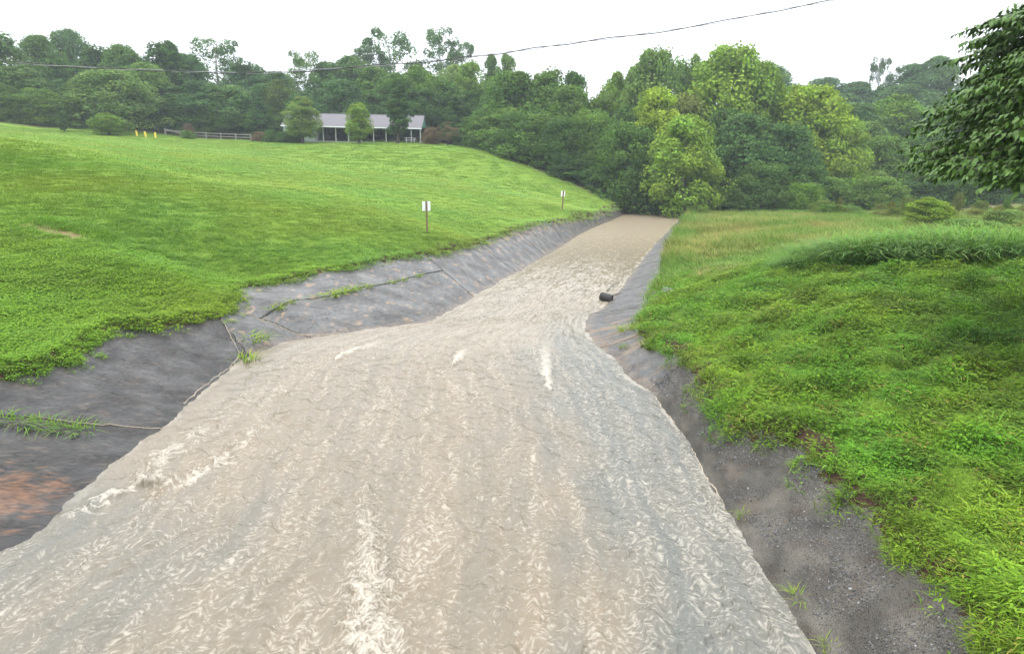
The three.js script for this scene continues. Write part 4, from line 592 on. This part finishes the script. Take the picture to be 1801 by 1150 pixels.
// ------------------------------------------------------------------ overhead cable: two wires wound loosely round each other
{
  const g = new THREE.Group(), run = [[-60, 11.9], [-40, 9.0], [-28, 7.72], [-17.81, 7.06], [-13.93, 6.87], [-11.09, 6.82], [-8.04, 6.9], [-5.28, 7.1], [-3.13, 7.33], [-1.18, 7.57], [1.53, 7.94], [3.65, 8.26], [6.49, 8.72], [9.31, 9.26], [12, 9.85], [20, 11.9], [34, 16.2]], pts = run.map(([x, y]) => V(x, y, -25));
  const c = new THREE.CatmullRomCurve3(pts), rubber = std([0.03, 0.03, 0.032], 0.6), alu = std([0.2, 0.2, 0.21], 0.45, { metalness: 0.5 });
  for (const s of [0, 1]) { const q = []; for (let i = 0; i <= 620; i++) { const p = c.getPoint(i / 620), a = p.x * 2.1 + 1.3 * Math.sin(p.x * 0.5) + s * Math.PI; q.push(V(p.x, p.y + 0.024 * Math.sin(a) + 0.02 * Math.sin(p.x * 0.9), p.z + 0.024 * Math.cos(a))); } part('wire', new THREE.TubeGeometry(new THREE.CatmullRomCurve3(q), 1240, s ? 0.011 : 0.017, 6), s ? alu : rubber, g); }
  put(g, 'overhead_cable', 'pair of twisted dark overhead wires sagging across the sky', 'cable');
}

// ------------------------------------------------------------------ things left by the flood
{
  const g = new THREE.Group(), R = rng(31), n = 22, m = 9, pos = [], idx = [];
  for (let j = 0; j <= m; j++) for (let i = 0; i < n; i++) { const a = i / n * 6.2832, r = 0.165 * (1 + 0.09 * N1(Math.cos(a) * 2.5, Math.sin(a) * 2.5 + j * 0.6) + 0.04 * (R() - 0.5)) * (j === 0 || j === m ? 0.95 : 1); pos.push(-0.24 + 0.48 * j / m, r * Math.sin(a), r * Math.cos(a)); }
  for (let j = 0; j < m; j++) for (let i = 0; i < n; i++) { const a = j * n + i, b = j * n + (i + 1) % n; idx.push(a, b, a + n, b, b + n, a + n); }
  part('bark', geoFrom(pos, idx), std([0.022, 0.02, 0.019], 0.8), g);
  for (const s of [-1, 1]) { const ep = [s * 0.235, 0, 0], ei = []; for (let i = 0; i < n; i++) { const o = (s < 0 ? 0 : m * n + 0) * 3 + i * 3; ep.push(pos[o] * 0.985, pos[o + 1], pos[o + 2]); ei.push(0, s < 0 ? 1 + (i + 1) % n : 1 + i, s < 0 ? 1 + i : 1 + (i + 1) % n); } part('cut_end', geoFrom(ep, ei), std([0.035, 0.03, 0.027], 0.85), g); }
  const x = 3.72, z = -26.4; g.position.set(x, slabR(x, z) + 0.16, z); g.rotation.set(0, -0.55, -0.12);
  put(g, 'log', 'short charred looking log stranded at the water edge of the throat', 'log');
  const tw = (x, z, pts, label) => { const w = new THREE.Group(); w.position.set(x, wp(z), z); pts.forEach((p, i) => part(i ? 'twig' : 'stem', taperTube(p.map((q) => V(...q)), p.map((_, k) => lerp(i ? 0.012 : 0.022, 0.006, k / (p.length - 1))), 5), bark, w)); put(w, 'branch', label, 'branch'); };
  tw(4.35, -29.4, [[[-0.5, -0.02, 1.2], [-0.2, 0.07, 0.5], [0, 0.09, 0], [0.35, 0.05, -0.9], [0.6, -0.01, -1.7]], [[0, 0.09, 0], [0.3, 0.12, 0.2], [0.5, 0.03, 0.6]], [[0.2, 0.07, -0.5], [-0.1, 0.1, -0.9], [-0.15, 0, -1.3]]], 'bare forked branch trailing in the muddy water above the log');
  tw(4.25, -27.6, [[[-0.4, 0, 0.3], [0, 0.06, 0], [0.35, 0.05, -0.4]], [[0, 0.06, 0], [0.25, 0.1, 0.2]]], 'small dark twig caught at the water edge beside the log');
}
const stones = [0, 1, 2].map((i) => { const s = new THREE.IcosahedronGeometry(1, 1), p = s.attributes.position; for (let k = 0; k < p.count; k++) { const x = p.getX(k), y = p.getY(k), z = p.getZ(k), f = 1 + 0.28 * N1(x * 1.3 + i * 9, y * 1.3 + z * 1.7); p.setXYZ(k, x * f, y * f * 0.62, z * f); } s.computeVertexNormals(); s.deleteAttribute('uv'); return s; });
{
  const grey = std([0.13, 0.125, 0.12], 0.9), R = rng(63);
  for (const [x, z, s] of [[5.3, -24.6, 0.2], [5.6, -24.2, 0.26], [5.05, -23.4, 0.14], [4.95, -22.7, 0.11]]) { const m = new THREE.Mesh(stones[Math.floor(R() * 3)], grey); m.position.set(x, groundY(x, z) + s * 0.2, z); m.scale.setScalar(s); m.rotation.y = R() * 6; m.castShadow = true; put(m, 'stone', 'grey broken stone at the turf edge beside the log', 'stone', 'stones at the turf edge'); }
  const spots = []; let guard = 0;
  while (spots.length < 15000 && guard++ < 90000) { const z = -2 - 13.4 * R(), u = R(), x = lerp(xAt(RW, z) + 0.1, xAt(RG, z) + 0.15, u); if (fbm(N1, x * 1.2, z * 1.2, 3) + 0.5 * (u - 0.5) < -0.3 + 0.4 * R()) continue; const s = 0.004 + 0.014 * R() * R() * R() + 0.004 * R(), k = R() < 0.02 ? 0.24 : 0.035 + 0.085 * R(); spots.push([x, slabR(x, z) + 0.037 + s * 0.2, z, s, k]); }
  const m = new THREE.InstancedMesh(stones[0], std([1, 1, 1], 0.8), spots.length), M = new THREE.Matrix4(), c = new THREE.Color();
  spots.forEach(([x, y, z, s, k], i) => { M.compose(V(x, y, z), new THREE.Quaternion().setFromEuler(new THREE.Euler(R(), R() * 6, R())), V(s * (1 + R()), s, s)); m.setMatrixAt(i, M); m.setColorAt(i, c.setRGB(k, k * 0.97, k * 0.93)); });
  put(m, 'gravel', 'loose dark gravel on the broken slab below the weedy bank', 'gravel', null, 'stuff');
}
renderer.render(scene, camera);
